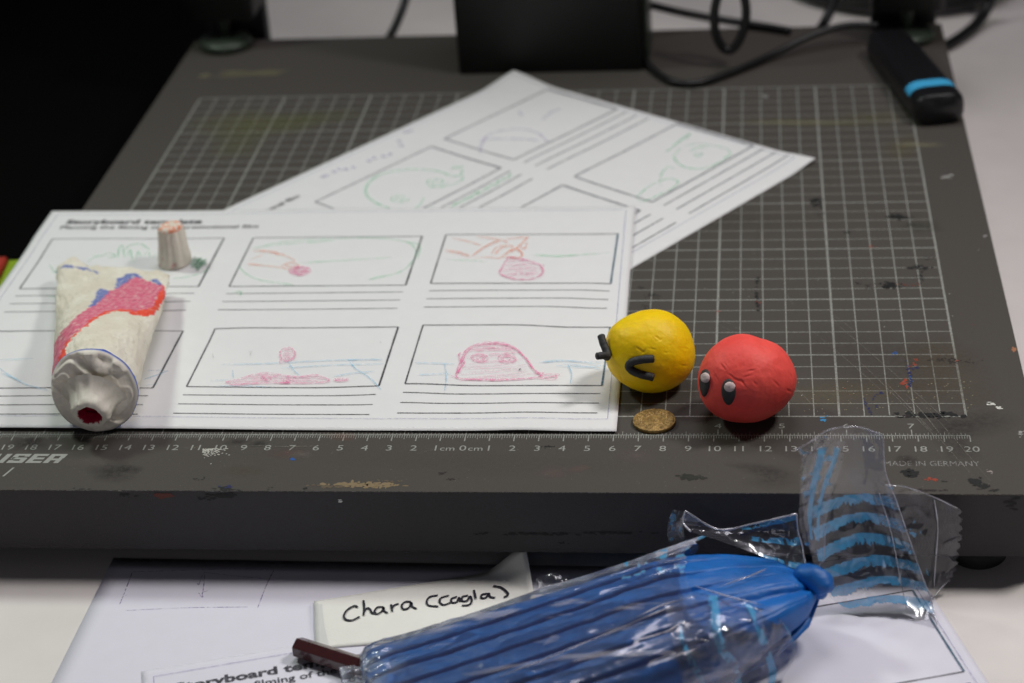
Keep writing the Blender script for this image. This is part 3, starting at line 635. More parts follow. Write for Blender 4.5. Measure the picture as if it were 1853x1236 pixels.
# ---------------------------------------------------------------- clear film material
def film_mat(name, milk=.06, gloss=.10, stripes=True, rough=.12, wr=.8, fm=.8, stretch=(1,1,1), sheen_patch=.25):
    mt = bpy.data.materials.new(name); mt.use_nodes = True; nt = mt.node_tree; N = nt.nodes; L = nt.links; N.clear()
    out = N.new('ShaderNodeOutputMaterial'); tr = N.new('ShaderNodeBsdfTransparent'); tr.inputs[0].default_value = (.96,.97,.985,1)
    gl = N.new('ShaderNodeBsdfGlossy'); gl.inputs['Roughness'].default_value = rough; gl.inputs[0].default_value = (.95,.96,1,1)
    df = N.new('ShaderNodeBsdfDiffuse'); df.inputs[0].default_value = (.70,.68,.78,1)
    pr = N.new('ShaderNodeBsdfPrincipled'); pr.inputs['Roughness'].default_value = .4
    a = N.new('ShaderNodeVertexColor'); a.layer_name = 'pigment'; L.new(a.outputs['Color'], pr.inputs['Base Color'])
    tc = N.new('ShaderNodeTexCoord'); mp = N.new('ShaderNodeMapping'); mp.inputs['Rotation'].default_value = (0, 0, -.28); mp.inputs['Scale'].default_value = stretch; L.new(tc.outputs['Object'], mp.inputs[0])
    nb = N.new('ShaderNodeTexNoise'); nb.inputs['Scale'].default_value = 45; nb.inputs['Detail'].default_value = 2; nb.inputs['Distortion'].default_value = .8
    L.new(mp.outputs[0], nb.inputs['Vector'])
    b = N.new('ShaderNodeBump'); b.inputs['Strength'].default_value = wr; b.inputs['Distance'].default_value = .004; L.new(nb.outputs['Fac'], b.inputs['Height'])
    L.new(b.outputs[0], gl.inputs['Normal'])
    fr = N.new('ShaderNodeFresnel'); fr.inputs[0].default_value = 1.5; L.new(b.outputs[0], fr.inputs['Normal'])
    f2 = N.new('ShaderNodeMath'); f2.operation = 'MULTIPLY_ADD'; f2.use_clamp = True; L.new(fr.outputs[0], f2.inputs[0]); f2.inputs[1].default_value = fm; f2.inputs[2].default_value = gloss
    n2 = N.new('ShaderNodeTexNoise'); n2.inputs['Scale'].default_value = 60; n2.inputs['Detail'].default_value = 4; n2.inputs['Distortion'].default_value = 1.2; L.new(mp.outputs[0], n2.inputs['Vector'])
    mr = N.new('ShaderNodeMapRange'); mr.inputs[1].default_value = .56; mr.inputs[2].default_value = .64; mr.inputs[3].default_value = milk; mr.inputs[4].default_value = sheen_patch; L.new(n2.outputs['Fac'], mr.inputs[0])  # pale lilac patches paint the ceiling's reflection into the film colour
    m1 = N.new('ShaderNodeMixShader'); L.new(mr.outputs[0], m1.inputs[0]); L.new(tr.outputs[0], m1.inputs[1]); L.new(df.outputs[0], m1.inputs[2])
    m2 = N.new('ShaderNodeMixShader'); L.new(a.outputs['Alpha'], m2.inputs[0]); L.new(m1.outputs[0], m2.inputs[1]); L.new(pr.outputs[0], m2.inputs[2])
    m3 = N.new('ShaderNodeMixShader'); L.new(f2.outputs[0], m3.inputs[0]); L.new(m2.outputs[0], m3.inputs[1]); L.new(gl.outputs[0], m3.inputs[2])
    L.new(m3.outputs[0], out.inputs['Surface']); return mt
M['film'] = film_mat('clear_film', .03, .02, wr=.32, rough=.15, fm=.8, stretch=(.16,1.2,1.2), sheen_patch=.32); M['film_flap'] = film_mat('clear_printed_film', .04, .02, rough=.14, wr=.35, fm=.9, sheen_patch=.13, stretch=(1,1,.35))
M['film_glint'] = film_mat('glint_film', .35, .15, rough=.2, wr=.3, fm=1.2, sheen_patch=.6)  # whitened film for the highlight lines painted along folds
M['sleeve'] = film_mat('card_sleeve', .02, .01, wr=.05, rough=.1, sheen_patch=.02, fm=.25)
a_, b_ = up(560,1092,DZ+.16), up(572,1168,DZ+.16)
vs = []
for j in range(9):
    for i in range(9):
        t = j/8; p = a_.lerp(b_, t)+Vector((-.06*math.sin(t*3.1), 0, 0)); q = p+Vector((.5, .03, 0)); r = p.lerp(q, i/8); vs.append((r.x, r.y, DZ+.15+.015*math.sin(i/8*3.1)))
obj('clear_sleeve', vs, [(j*9+i, (j+1)*9+i, (j+1)*9+i+1, j*9+i+1) for j in range(8) for i in range(8)], M['sleeve'], rc, colors=[(0,0,0,0)]*len(vs))

# ---------------------------------------------------------------- clay balls
def outline_fn(poly, c):
    angs = sorted((math.atan2(-(y-c[1]), x-c[0]), math.hypot(x-c[0], y-c[1])) for x, y in poly); n = len(angs)
    def f0(a):
        for i in range(n):
            a0, r0 = angs[i]; a1, r1 = angs[(i+1) % n]
            if i == n-1: a1 += 2*math.pi
            aa = a if a >= a0 else a+2*math.pi
            if a0 <= aa <= a1: return lerp(r0, r1, sstep(0, 1, (aa-a0)/(a1-a0))*.5+.5*(aa-a0)/(a1-a0))
        return angs[0][1]
    def f0w(a): return f0((a+math.pi) % (2*math.pi)-math.pi)
    tab = [sum(f0w(-math.pi+2*math.pi*(k+o_)/180)*math.exp(-(o_/5.5)**2) for o_ in range(-14,15))/sum(math.exp(-(o_/5.5)**2) for o_ in range(-14,15)) for k in range(181)]
    def f(a):
        x_ = ((a+math.pi) % (2*math.pi))/(2*math.pi)*180; k = min(179, int(x_)); return lerp(tab[k], tab[k+1], x_-k)
    return f
def make_ball(poly, cen, R, col, col2, seed, dents):
    """lump of clay rolled by hand; poly = its outline, gives its lopsidedness"""
    c = up(cen[0], cen[1], R*.97); dist = (c-CAM).length; pxcm = FPX/((c-CAM).dot(Vector(-RM[:,2])))
    f = outline_fn(poly, cen); rt, uv, bk = (Vector(RM[:,i]) for i in range(3))
    nU, nV = 300, 190; vs = []; cs = []; fs = []
    for j in range(nV+1):
        th = math.pi*j/nV
        for i in range(nU):
            ph = 2*math.pi*i/nU; d = Vector((math.sin(th)*math.cos(ph), math.sin(th)*math.sin(ph), math.cos(th)))
            a, b, k = d.dot(rt), d.dot(uv), d.dot(bk); q = math.hypot(a, b)
            r = f(math.atan2(b, a))/pxcm/1.0
            rr = lerp(R, r, q*q) if q > 1e-6 else R
            rr += .035*fbm(d.x*1.6+seed, d.y*1.6, d.z*1.6, 2)*(1-q**4)+.010*fbm(d.x*7, d.y*7, d.z*7+seed, 3)
            p = c+d*rr
            for (dx, dy, dw, dl, da, dd) in dents:
                x, y = proj(p)
                if k > 0 and abs(x-dx) < 30 and abs(y-dy) < 30:
                    X = (x-dx)*math.cos(da)+(y-dy)*math.sin(da); Y = -(x-dx)*math.sin(da)+(y-dy)*math.cos(da)
                    p = p-d*(dd*1.0*math.exp(-(X/(dl*1.1))**2-(Y/(dw+.7))**2)-dd*.3*math.exp(-(X/dl)**2-((Y+dw+1.6)/(dw+.7))**2))
            if p.z < .02: p.z = .02+(p.z-.02)*.02
            vs.append(p); t = .5+.5*fbm(d.x*1.3, d.y*1.3, d.z*1.3+seed, 2)
            cs.append(tuple(lerp(col[m_], col2[m_], max(0, min(1, t))) for m_ in range(3)))
    for j in range(nV):
        for i in range(nU): fs.append((j*nU+i, (j+1)*nU+i, (j+1)*nU+(i+1) % nU, j*nU+(i+1) % nU))
    return c, vs, fs, cs
CB = lambda pts: crop(1040, 520, 3.987, pts)
yel = CB([(545,160),(640,165),(730,210),(800,270),(850,380),(868,490),(860,570),(800,660),(720,720),(620,755),(540,763),(450,745),(370,705),(290,650),(235,570),(220,480),(225,370),(260,290),(340,230),(420,190)])
red = CB([(1215,332),(1290,350),(1330,372),(1400,385),(1480,425),(1540,500),(1590,600),(1600,680),(1580,760),(1520,850),(1430,920),(1340,965),(1230,975),(1120,965),(1000,915),(930,840),(895,740),(890,640),(910,560),(960,470),(1020,410),(1100,360)])
def cball(x, y, w_, l_, a, d):
    d *= .75
    x, y = CB([(x, y)])[0]; return (x, y, w_, l_, a, d)
dy = [cball(*q) for q in ((470,450,1.2,6,.6,.03),(495,465,1.0,5,-.8,.03),(600,365,1.2,5,.5,.03),(615,380,1.2,4,-.6,.025),(565,445,.9,5,.2,.02),(660,470,.9,4,.1,.015),(800,440,1.0,4,.3,.02),(330,640,1.4,9,1.3,.05),(790,565,1.0,5,.1,.02),(700,600,12,14,.5,.015))]
dr = [cball(*q) for q in ((1070,575,1.5,6,.9,.03),(1090,560,1.0,5,.9,.02),(1130,640,1.0,6,.6,.03),(1180,670,1.4,8,.3,.04),(1215,690,1.0,7,1.0,.04),(1250,640,1.0,7,-.3,.03),(1275,600,1.0,6,-.2,.03),(1300,690,1.0,5,.8,.02),(1450,690,1.2,8,.8,.03),(1545,745,1.4,4,.5,.04),(1370,440,2,4,.5,.03),(1150,860,2,8,-.4,.03),(1490,550,8,10,.7,.04),(1345,378,3,10,.5,.05),(1560,640,1.0,6,1.2,.02),(1020,650,1.2,8,1.1,.03))]
M['clay_y'] = attr_mat('yellow_clay', .50, bump=.28, bscale=420, spec=.30, bdist=.0005, var=.09, vscale=160, sss=.12)
M['clay_r'] = attr_mat('red_clay', .58, bump=.35, bscale=520, spec=.4, bdist=.0004, var=.07, vscale=250, sss=.1)
cy_, vsy, fsy, csy = make_ball(yel, CB([(545,462)])[0], 1.70, srgb(250,216,4), srgb(248,200,4), 3.1, dy)
ry_ = thing('clay_ball', 'yellow modelling clay ball with two bent black clay strips for eyes', 'clay figure', (cy_.x, cy_.y, 0), 'round clay figures')
oy = obj('body', vsy, fsy, M['clay_y'], ry_, colors=csy)
cr_, vsr, fsr, csr = make_ball(red, CB([(1245,660)])[0], 1.85, srgb(248,92,82), srgb(238,74,68), 8.4, dr)
rr_ = thing('clay_ball', 'red modelling clay ball with two oval black eyes and white dots', 'clay figure', (cr_.x, cr_.y, 0), 'round clay figures')
orr = obj('body', vsr, fsr, M['clay_r'], rr_, colors=csr)
by = BVHTree.FromPolygons([tuple(v_) for v_ in vsy], fsy); br = BVHTree.FromPolygons([tuple(v_) for v_ in vsr], fsr)
def hit(bv, x, y, off=0.0):
    d = ray(x, y).normalized(); loc, nr, _, _ = bv.ray_cast(CAM, d)
    if loc is None: return None, None
    if nr.dot(d) > 0: nr = -nr
    return loc+nr*off, nr
def rod(pts, r):
    P = catmull(pts, n=8); n = len(P); mb = MB(); rs = []
    for i in range(n): rs.append(r*(1+.07*noise.noise(Vector((i*.4, r*50, 0)))))
    t0 = (P[0]-P[1]).normalized(); t1 = (P[-1]-P[-2]).normalized()
    P = [P[0]+t0*r*.25]+P+[P[-1]+t1*r*.25]; rs = [r*.72]+rs+[r*.72]
    mb.tube(P, rs, 14); return mb
a1 = [hit(by, *CB([q])[0], .10)[0] for q in ((566,512),(500,516),(430,532),(398,560),(420,592),(480,618),(562,640))]
rod(a1, .17).build('eye', M['clay_black'], ry_)
D0 = ray(1100,640).normalized(); L0, _ = hit(by, *CB([(262,500)])[0], 0); kd = (L0-CAM).length
def onray(x, y, dd): X, Y = CB([(x, y)])[0]; return CAM+ray(X, Y).normalized()*(kd+dd)
a2 = [onray(190,350,.25), onray(212,420,.1), onray(236,480,-.05), onray(228,506,-.25), onray(205,495,-.35), onray(165,498,-.45)]
rod(a2[:4], .165).build('eye', M['clay_black'], ry_)
e2 = [o for o in COL.objects if o.name.startswith('eye')][-1]
rod([onray(232,495,-.2), onray(200,492,-.38), onray(162,497,-.5)], .155).build('eye_lower_strip', M['clay_black'], e2)
def patch(bv, cx, cy, rx, ry, thick, name, mt, root, rot=0, egg=0, sink=.02):
    cx, cy = CB([(cx, cy)])[0]; rx /= 3.987; ry /= 3.987; n = 30; R = 9; vs = []
    for j in range(R+1):
        q = math.sin(j/R*math.pi/2)*.999
        for i in range(n):
            t = 2*math.pi*i/n; x = rx*q*math.cos(t)*(1+egg*math.sin(t)); y = ry*q*math.sin(t)
            X = cx+x*math.cos(rot)-y*math.sin(rot); Y = cy+x*math.sin(rot)+y*math.cos(rot)
            loc, nr = hit(bv, X, Y)
            if loc is None: loc, nr = vs[-1], Vector((0,0,0))
            vs.append(loc+nr*(thick*max(0, 1-q**4)**.5-sink*(j == R)))
    fs = [tuple(range(n))[::-1]]
    for j in range(R):
        for i in range(n): fs.append((j*n+i, (j+1)*n+i, (j+1)*n+(i+1) % n, j*n+(i+1) % n))
    # close the middle
    obj_ = obj(name, vs, fs, mt, root); return vs, fs, obj_
v1, f1, e1 = patch(br, 941, 690, 37, 101, .10, 'eye', M['clay_black'], rr_, rot=.05, egg=-.25)
v2_, f2_, e2 = patch(br, 1111, 754, 51, 95, .12, 'eye', M['clay_black'], rr_, rot=-.02, egg=-.12)
bv1 = BVHTree.FromPolygons([tuple(q) for q in v1], f1); bv2 = BVHTree.FromPolygons([tuple(q) for q in v2_], f2_)
patch(bv1, 945, 652, 30, 36, .12, 'eye_highlight', M['clay_pupil'], e1); patch(bv2, 1118, 718, 37, 36, .13, 'eye_highlight', M['clay_pupil'], e2)

# ---------------------------------------------------------------- coin
cc = up(1184, 763, .06); R = .87; n = 96; mb = MB()
prof = [(R*.97,.0),(R,.03),(R,.13),(R*.985,.15),(R*.93,.155),(R*.91,.13)]
mb.lathe((cc.x, cc.y, .008), prof, n, lambda a, j: 1+.006*noise.noise(Vector((math.cos(a)*9, math.sin(a)*9, j))))
rcn = thing('coin', 'small brass coin lying flat beside the sheet in front of the yellow ball', 'coin', (cc.x, cc.y, .008))
mb.build('coin_disc', M['coin'], rcn)
mb = MB(); zt = .138; N_ = 60; cs = []; vs = []
for j in range(N_):
    for i in range(n):
        q = j/(N_-1)*R*.912; a = 2*math.pi*i/n; x, y = q*math.cos(a), q*math.sin(a)
        h = .05*abs(fbm(x*7, y*7, 2, 3))*sstep(.38, .45, q)+.03*sstep(.36,.40,q)*(1-sstep(.40,.44,q))+.035*abs(fbm(x*6, y*6, 8, 2))*(1-sstep(.2,.26,q))
        h += .03*max(0, math.sin(a*22+math.sin(q*30)))*sstep(.46, .5, q)*(1-sstep(.72, .78, q))
        vs.append((cc.x+x, cc.y+y, zt+.008+h*(1-sstep(R*.88, R*.912, q)))); cs.append(1)
mb.add(vs, [(j*n+i, j*n+(i+1) % n, (j+1)*n+(i+1) % n, (j+1)*n+i) for j in range(N_-1) for i in range(n)])
mb.build('relief_face', M['coin'], rcn)

# ---------------------------------------------------------------- clay tube
def inpoly(x, y, poly):
    c = False; j = len(poly)-1
    for i in range(len(poly)):
        xi, yi = poly[i]; xj, yj = poly[j]
        if (yi > y) != (yj > y) and x < (xj-xi)*(y-yi)/(yj-yi)+xi: c = not c
        j = i
    return c
CT = lambda pts: crop(60, 450, 3.532, pts)
pinkP = CT([(110,960),(100,720),(125,620),(200,520),(290,430),(350,390),(400,355),(440,310),(490,270),(540,262),(590,215),(640,185),(700,200),(760,225),(840,240),(850,300),(820,370),(770,430),(650,435),(560,400),(480,405),(400,450),(330,500),(270,550),(210,620),(190,700),(200,760),(170,790),(150,800),(128,900),(125,960)])
orgP = CT([(205,640),(215,690),(225,750),(190,778),(150,790),(170,700),(205,610),(280,545),(370,460),(450,412),(560,392),(660,405),(760,385),(790,330),(840,235),(835,330),(800,400),(740,440),(640,432),(590,405),(510,412),(430,440),(330,510),(250,580)])
bluP = [CT(q) for q in ([(350,380),(385,340),(405,310),(405,280),(440,265),(490,275),(450,320),(400,365),(365,385)], [(525,265),(540,200),(590,175),(590,160),(650,165),(710,195),(640,195),(590,225),(545,262)], [(745,215),(770,197),(800,205),(840,240),(780,228)], [(172,120),(200,112),(270,118),(300,128),(360,138),(440,165),(400,160),(300,136),(260,126),(180,130)], [(145,150),(158,148),(155,168),(145,165)])]
tD = up(172, 707, 1.72); tL = up(104, 488, .85); tR = up(308, 498, 1.15); tC = (tL+tR)/2
CREAM = srgb(236,231,216); CREAM2 = srgb(224,216,199); PINK = srgb(220,72,122); ORG = srgb(240,84,62); BLU = srgb(48,86,180)
def tubept(t, a):
    """t 0 at the shoulder, 1 at the crimp"""
    lat = Vector((1.80, 0, 0)).lerp((tR-tL)/2, sstep(0, 1, t)*.5+t*.5)
    hh = lerp(1.72, .30, sstep(0, .95, t)); c = tD.lerp(tC, t); c.z = lerp(1.74, .95, sstep(0, 1, t))
    c.z = max(c.z, hh+.05); ex = lerp(1.0, .75, t)
    ca, sa = math.cos(a), math.sin(a); X = math.copysign(abs(ca)**ex, ca); Z = math.copysign(abs(sa)**ex, sa)
    upv = Vector((0, .10*(1-t), 1)).normalized()
    p = c+lat*X+upv*(hh*Z)
    # crumpled crimp edge
    if t > .86:
        e_ = sstep(.86, 1, t); p += Vector((0, 1, 0))*(.45*fbm(X*2.5, 3, 0, 3)*e_)+Vector((0, .3, .22))*e_*math.exp(-((X+.80)/.22)**2)+Vector((0,0,.12))*e_*noise.noise(Vector((X*3, 0, 8)))
    nrm = (lat.normalized()*X/1.8+upv*Z/max(hh, .5)).normalized()
    return p+nrm*(.05*fbm(X*2.2, t*6, Z*2, 3)+.022*fbm(X*9, t*30, Z*9, 3)+.06*noise.noise(Vector((X*1.2+7, t*2.5, Z)))-.05*max(0, noise.noise(Vector((X*3, t*5, 3.3))))**2*3+.05*math.exp(-((t-.93)/.015)**2)-.06*math.exp(-((t-.87)/.02)**2)+.05*max(0, fbm(X*1.3+4, t*3.2, Z, 2)))
nA, nT = 260, 300; vs = []; cs = []
for j in range(nT+1):
    for i in range(nA):
        t = j/nT; a = 2*math.pi*i/nA; p = tubept(t, a); vs.append(p); x, y = proj(p)
        col = tuple(lerp(CREAM[k], CREAM2[k], max(0, min(1, .5+fbm(p.x*.8, p.y*.8, p.z, 3)))) for k in range(3))
        if math.sin(a) > -.45:
            jx = x+3.2*noise.noise(Vector((p.x*4, p.y*4, 0)))+1.5*noise.noise(Vector((p.x*15, p.y*15, 3))); jy = y+4*noise.noise(Vector((p.x*5, p.y*3, 7)))+1.5*noise.noise(Vector((p.x*15, p.y*12, 9)))
            st = noise.noise(Vector((p.x*15-p.y*6, p.y*2.2+p.x*3, 1)))*.5+.5+.12*noise.noise(Vector((p.x*25, p.y*25, 4)))
            if any(inpoly(jx, jy, q) for q in bluP): col = tuple(lerp(BLU[k], CREAM[k], .12+.4*sstep(.5,.7,st)) for k in range(3))
            elif inpoly(jx, jy, orgP): col = tuple(lerp(ORG[k], CREAM[k], .25*(st > .7)) for k in range(3))
            elif inpoly(jx, jy, pinkP): col = tuple(lerp(PINK[k]*(1-.35*(st < .3)), CREAM[k], (.12+.5*sstep(.5, .8, st))) for k in range(3))
            elif t < .012+.008*noise.noise(Vector((a*3, 0, 0))): col = BLU[:3]
            elif fbm(p.x*6, p.y*6, 5, 3) > .62: col = tuple(c_*.86 for c_ in col)
        elif t < .012: col = BLU[:3]
        cs.append(col)
fs = [(j*nA+i, j*nA+(i+1) % nA, (j+1)*nA+(i+1) % nA, (j+1)*nA+i) for j in range(nT) for i in range(nA)]
fs.append(tuple(nT*nA+i for i in range(nA)))
M['tubeclay'] = attr_mat('painted_white_clay', .62, bump=.6, bscale=260, spec=.35, var=.05, vscale=700, bdist=.0005)
M['tubegrey'] = attr_mat('grey_white_clay', .6, bump=.35, bscale=260, spec=.35, var=.05, vscale=500, bdist=.0006)
rt_ = thing('clay_tube', 'white clay toothpaste tube with a painted pink and orange band and blue edges', 'clay tube', (tD.x, tD.y+5, h1(tD.x, tD.y+5)))
zoff = .06
vs = [v_+Vector((0,0,zoff)) for v_ in vs]
obj('tube_body', vs, fs, M['tubeclay'], rt_, colors=cs)
def crin0(x, y, z=0):
    q_ = noise.noise(Vector((x, y, z))); return sstep(-.03, .10, q_)*(1-.6*sstep(.1, .6, q_))
# shoulder: rim, shallow cone
def ringpt(c, r, a, ax):  # ring around axis ax
    sx = Vector((1,0,0)); sy = ax.cross(sx).normalized(); sy = sy if sy.z > 0 else -sy
    return c+sx*(r[0]*math.cos(a))+sy*(r[1]*math.sin(a))
ax = Vector((.0, -1, .18)).normalized(); ax2 = Vector((.10, -1, -.28)).normalized()
c0 = tD+Vector((0,0,zoff))
prof = [(1.70,.10),(1.84,.02),(1.87,-.10),(1.83,-.2),(1.72,-.26)]+[(lerp(1.72,.85,k/40), -.26-.32*sstep(0,1,k/40)) for k in range(1,41)]
n = 260; vs = []; cs = []
for j, (r, d) in enumerate(prof):
    for i in range(n):
        a = 2*math.pi*i/n; q = (1.72-r)/.87 if j > 4 else 0
        cc2 = c0-ax*d+Vector((.05,0,-.22))*sstep(0, 1, q)
        p = ringpt(cc2, (r*(1+.045*noise.noise(Vector((math.cos(a)*1.6, math.sin(a)*1.6, 5)))), r*.975*(1+.04*noise.noise(Vector((math.cos(a)*2.2, math.sin(a)*2.2, 9))))), a, ax)
        if j > 3: p += ax*(.16*crin0(p.x*.75, p.z*1.0+.35*math.sin(p.x*1.6), 7)+.05*crin0(p.x*1.6+1, p.z*1.2, 3)+.012*fbm(p.x*5, p.z*5, 2, 3)-.06)*(1-.6*q)
        if j < 5 or True: p += Vector((0,0,0))
        vs.append(p); cs.append(srgb(240,233,221)[:3] if j > 2 else BLU[:3])
fs = [(j*n+i, (j+1)*n+i, (j+1)*n+(i+1) % n, j*n+(i+1) % n) for j in range(len(prof)-1) for i in range(n)]
fs.append(tuple(range(n)))
obj('shoulder', vs, fs, M['tubegrey'], rt_, colors=cs)
c1 = c0+ax*.50+Vector((.05,0,-.22)); prof = [(1.35,-.12),(1.12,.02),(.96,.2),(.86,.42),(.80,.68),(.79,.88),(.74,.97),(.70,1.0),(.66,1.02),(.62,1.03),(.58,1.03),(.54,1.02),(.50,.99),(.47,.94),(.45,.85),(.43,.7),(.40,.5),(.34,.4)]
NW = 12
n = 120; vs = []; cs = []
for j, (r, d) in enumerate(prof):
    for i in range(n):
        a = 2*math.pi*i/n; p = ringpt(c1+ax2*d, (r*(1+.05*noise.noise(Vector((math.cos(a)*1.5, math.sin(a)*1.5, 4)))), r*.95), a, ax2)
        nz = .05*fbm(p.x*3, p.y*3, p.z*3, 3); p += (p-(c1+ax2*d)).normalized()*(nz*1.6)
        if p.z < .12: p.z = .12
        vs.append(p); hs = noise.noise(Vector((math.cos(a)*4, math.sin(a)*4, 2)))*1.6; cs.append(srgb(226,220,208)[:3] if j < NW+hs else srgb(170,22,58)[:3])
fs = [(j*n+i, (j+1)*n+i, (j+1)*n+(i+1) % n, j*n+(i+1) % n) for j in range(len(prof)-1) for i in range(n)]; fs.append(tuple((len(prof)-1)*n+i for i in range(n)))
obj('nozzle', vs, fs, M['tubegrey'], rt_, colors=cs)
# cap
cp = up(317, 478, .1); cz_ = h1(cp.x, cp.y)-.01; prof = [(.70,0),(.80,.04),(.80,.2),(.77,.6),(.70,1.2),(.63,1.75),(.60,1.93),(.54,2.02),(.40,2.04),(.2,2.0),(.05,1.98)]
prof = [(np.interp(z, [p[1] for p in prof[:8]], [p[0] for p in prof[:8]]), z) for z in np.linspace(0, 2.0, 26)]+[(.5,2.05),(.36,2.07),(.2,2.03),(.04,2.02)]
n = 120; vs = []; cs = []
for j, (r, z) in enumerate(prof):
    for i in range(n):
        a = 2*math.pi*i/n; fl = (1-.075*(.5+.5*math.cos(a*9))**2*sstep(0,.2,z)*(1-sstep(1.75,1.95,z))) if z < 2.01 else 1
        rr = r*fl+.03*fbm(math.cos(a)*2, math.sin(a)*2, z*1.5, 3)
        vs.append((cp.x+rr*math.cos(a)+.03*z, cp.y+rr*math.sin(a), cz_+z+.02*math.cos(a)*z)); f_ = fbm(math.cos(a)*rr*5, math.sin(a)*rr*5, 1, 3)
        cs.append(srgb(238,150,115)[:3] if (z > 1.85 and f_ > .12) else (srgb(214,170,165)[:3] if fbm(a*2, z*2, 8, 2) > .5 else srgb(230,221,208)[:3]))
fs = [(j*n+i, j*n+(i+1) % n, (j+1)*n+(i+1) % n, (j+1)*n+i) for j in range(len(prof)-1) for i in range(n)]; fs.append(tuple((len(prof)-1)*n+i for i in range(n)))
tag(obj('clay_cap', vs, fs, M['tubegrey'], origin=(cp.x, cp.y, cz_), colors=cs), 'small fluted white clay cap with orange on top, standing behind the tube', 'clay cap')

# ---------------------------------------------------------------- clamps, cables, remote
def clamp(px, py, label, sgn):
    c = up(px, py); t = thing('lamp_clamp', label, 'clamp', (c.x, c.y, 0), 'lamp clamps on the rear corners')
    mb = MB(); mb.lathe((c.x, c.y, 0.0), [(1.25,0),(1.58,.08),(1.62,.3),(1.55,.5),(1.2,.62),(.5,.7)]); mb.build('pressure_disc', M['disc'], t)
    mb = MB(); mb.lathe((c.x, c.y, .65), [(.34,0),(.34,2.6)], 24); mb.build('clamp_screw', M['disc'], t)
    mb = MB(); mb.rbox(c.x-2.1, c.x+2.1, c.y-.9, c.y+3.4, 1.9, 6.5, .5); mb.build('clamp_jaw', M['blackmetal'], t)
    mb = MB(); mb.rbox(c.x-1.9, c.x+1.9, c.y+2.6, c.y+3.8, -3.3, 2.2, .2); mb.build('clamp_back', M['blackmetal'], t)
    mb = MB(); mb.tube([(c.x, c.y+1.4, 6.3), (c.x+sgn*.5, c.y+2, 16), (c.x+sgn*2, c.y+3, 26)], .8, 20); mb.build('lamp_arm', M['blackmetal'], t)
clamp(410, 84, 'black lamp clamp with round grey foot on the rear left corner of the board', -1)
clamp(1640, 70, 'black lamp clamp with round grey foot behind the taped remote', 1)
def cable(label, pts, r=.24):
    P = catmull(pts, n=10); mb = MB(); mb.tube(P, r, 14); o = P[0]
    return tag(mb.build('cable', M['cable'], origin=tuple(min(P, key=lambda q: q.z))), label, 'cable', 'black cables behind the board')
cable('black cable curving in front of the column and across to the taped remote', [up(1166,-60,6), up(1160,15,3.4), up(1158,70,1.2), up(1175,118,.28), up(1215,146,.26), up(1262,150,.26), up(1330,128,.26), up(1400,97,.4), up(1470,64,.9), up(1530,46,1.2), up(1590,46,1.1)], .20)
cable('short black cable running from the column to the rear edge behind the loop', [up(1172,8,2.0), up(1230,22,1.2), up(1300,35,.5), up(1370,46,.3), up(1430,56,.26)], .24)
ringp = []
for i in range(25):
    a = -math.pi/2+.25+(2*math.pi-.5)*i/24; ringp.append(atY(1320+30*math.cos(a+0), 25-66*math.sin(a)*-1 if False else 26-64*math.sin(a), 37.5+.35*i/24))
cable('black cable hanging in an upright oval loop right of the column', [atY(1300,-70,38.3)]+ringp[::-1][0:0]+[atY(x, y, 38+k*.02) for k, (x, y) in enumerate(((1301,-20),(1293,20),(1295,60),(1308,86),(1325,89),(1341,66),(1350,30),(1346,-8),(1330,-40)))], .26)
cable('black cable drooping over the rear edge left of the column', [atY(745,-40,48), atY(732,5,46.5), atY(722,32,45.6), atY(708,62,44.9), atY(700,75,44.85)], .26)
cable('short black cable hanging behind the board just left of the right clamp', [atY(1520,-40,49), atY(1508,5,48), atY(1492,40,47), atY(1480,58,46)], .30)
cable('black cable bending down onto the desk beside the rear right corner', [up(1800,-40,DZ+3), up(1788,10,DZ+1.2), up(1765,45,DZ+.5), up(1728,74,DZ+.35), up(1690,92,DZ+.33)], .36)
P = []
cw = up(1650, 26, DZ+.5)+Vector((0, 8.2, 0))
for i in range(150):
    a = 2*math.pi*i/36; P.append((cw.x+(7.6+.3*math.sin(i*.7))*math.cos(a), cw.y+(7.6)*math.sin(a), DZ+.4+.55*(i/36)+.05*math.sin(i)))
mb = MB(); mb.tube(P, .55, 12); tag(mb.build('cable_coil', M['cable'], origin=(cw.x, cw.y, DZ)), 'thick coil of black cable lying on the desk behind the right clamp', 'cable coil')
# remote
pn = Vector((21.35, 29.3, 0)); pf = Vector((19.15, 39.8, 0)); ax_ = (pf-pn).normalized(); sd = Vector((ax_.y, -ax_.x, 0)); 
def rsec(t, grow=0.0, half=False):
    c = pn.lerp(pf, t); e = 1
    if t < .06: e = math.sqrt(max(0, 1-((.06-t)/.06)**2))*.30+.70
    if t > .93: e = math.sqrt(max(0, 1-((t-.93)/.07)**2))*.35+.65
    wv = (1.40-.12*t)*e+grow; hh = (1.75-.25*t); out = []; n = 40
    for i in range(n if not half else n//2+1):
        a = 2*math.pi*i/n if not half else math.pi*i/(n//2)*.86+math.pi*.07; X = math.copysign(abs(math.cos(a))**.55, math.cos(a)); Z = math.copysign(abs(math.sin(a))**.55, math.sin(a))
        z = hh/2+(hh/2*(.82+.18*e)+grow)*Z
        out.append(c+sd*(wv*X*(1-.08*max(0, Z)))+Vector((0,0,max(.01, z))))
    return out
rm = thing('remote_release', 'elongated black plastic remote with a strip of light blue tape at the rear right', 'remote control', (20.05, 35.2, 0))
ts = [0,.01,.02,.03,.045,.06]+[.06+.87*k/20 for k in range(1,21)]+[.945,.96,.975,.99,1]
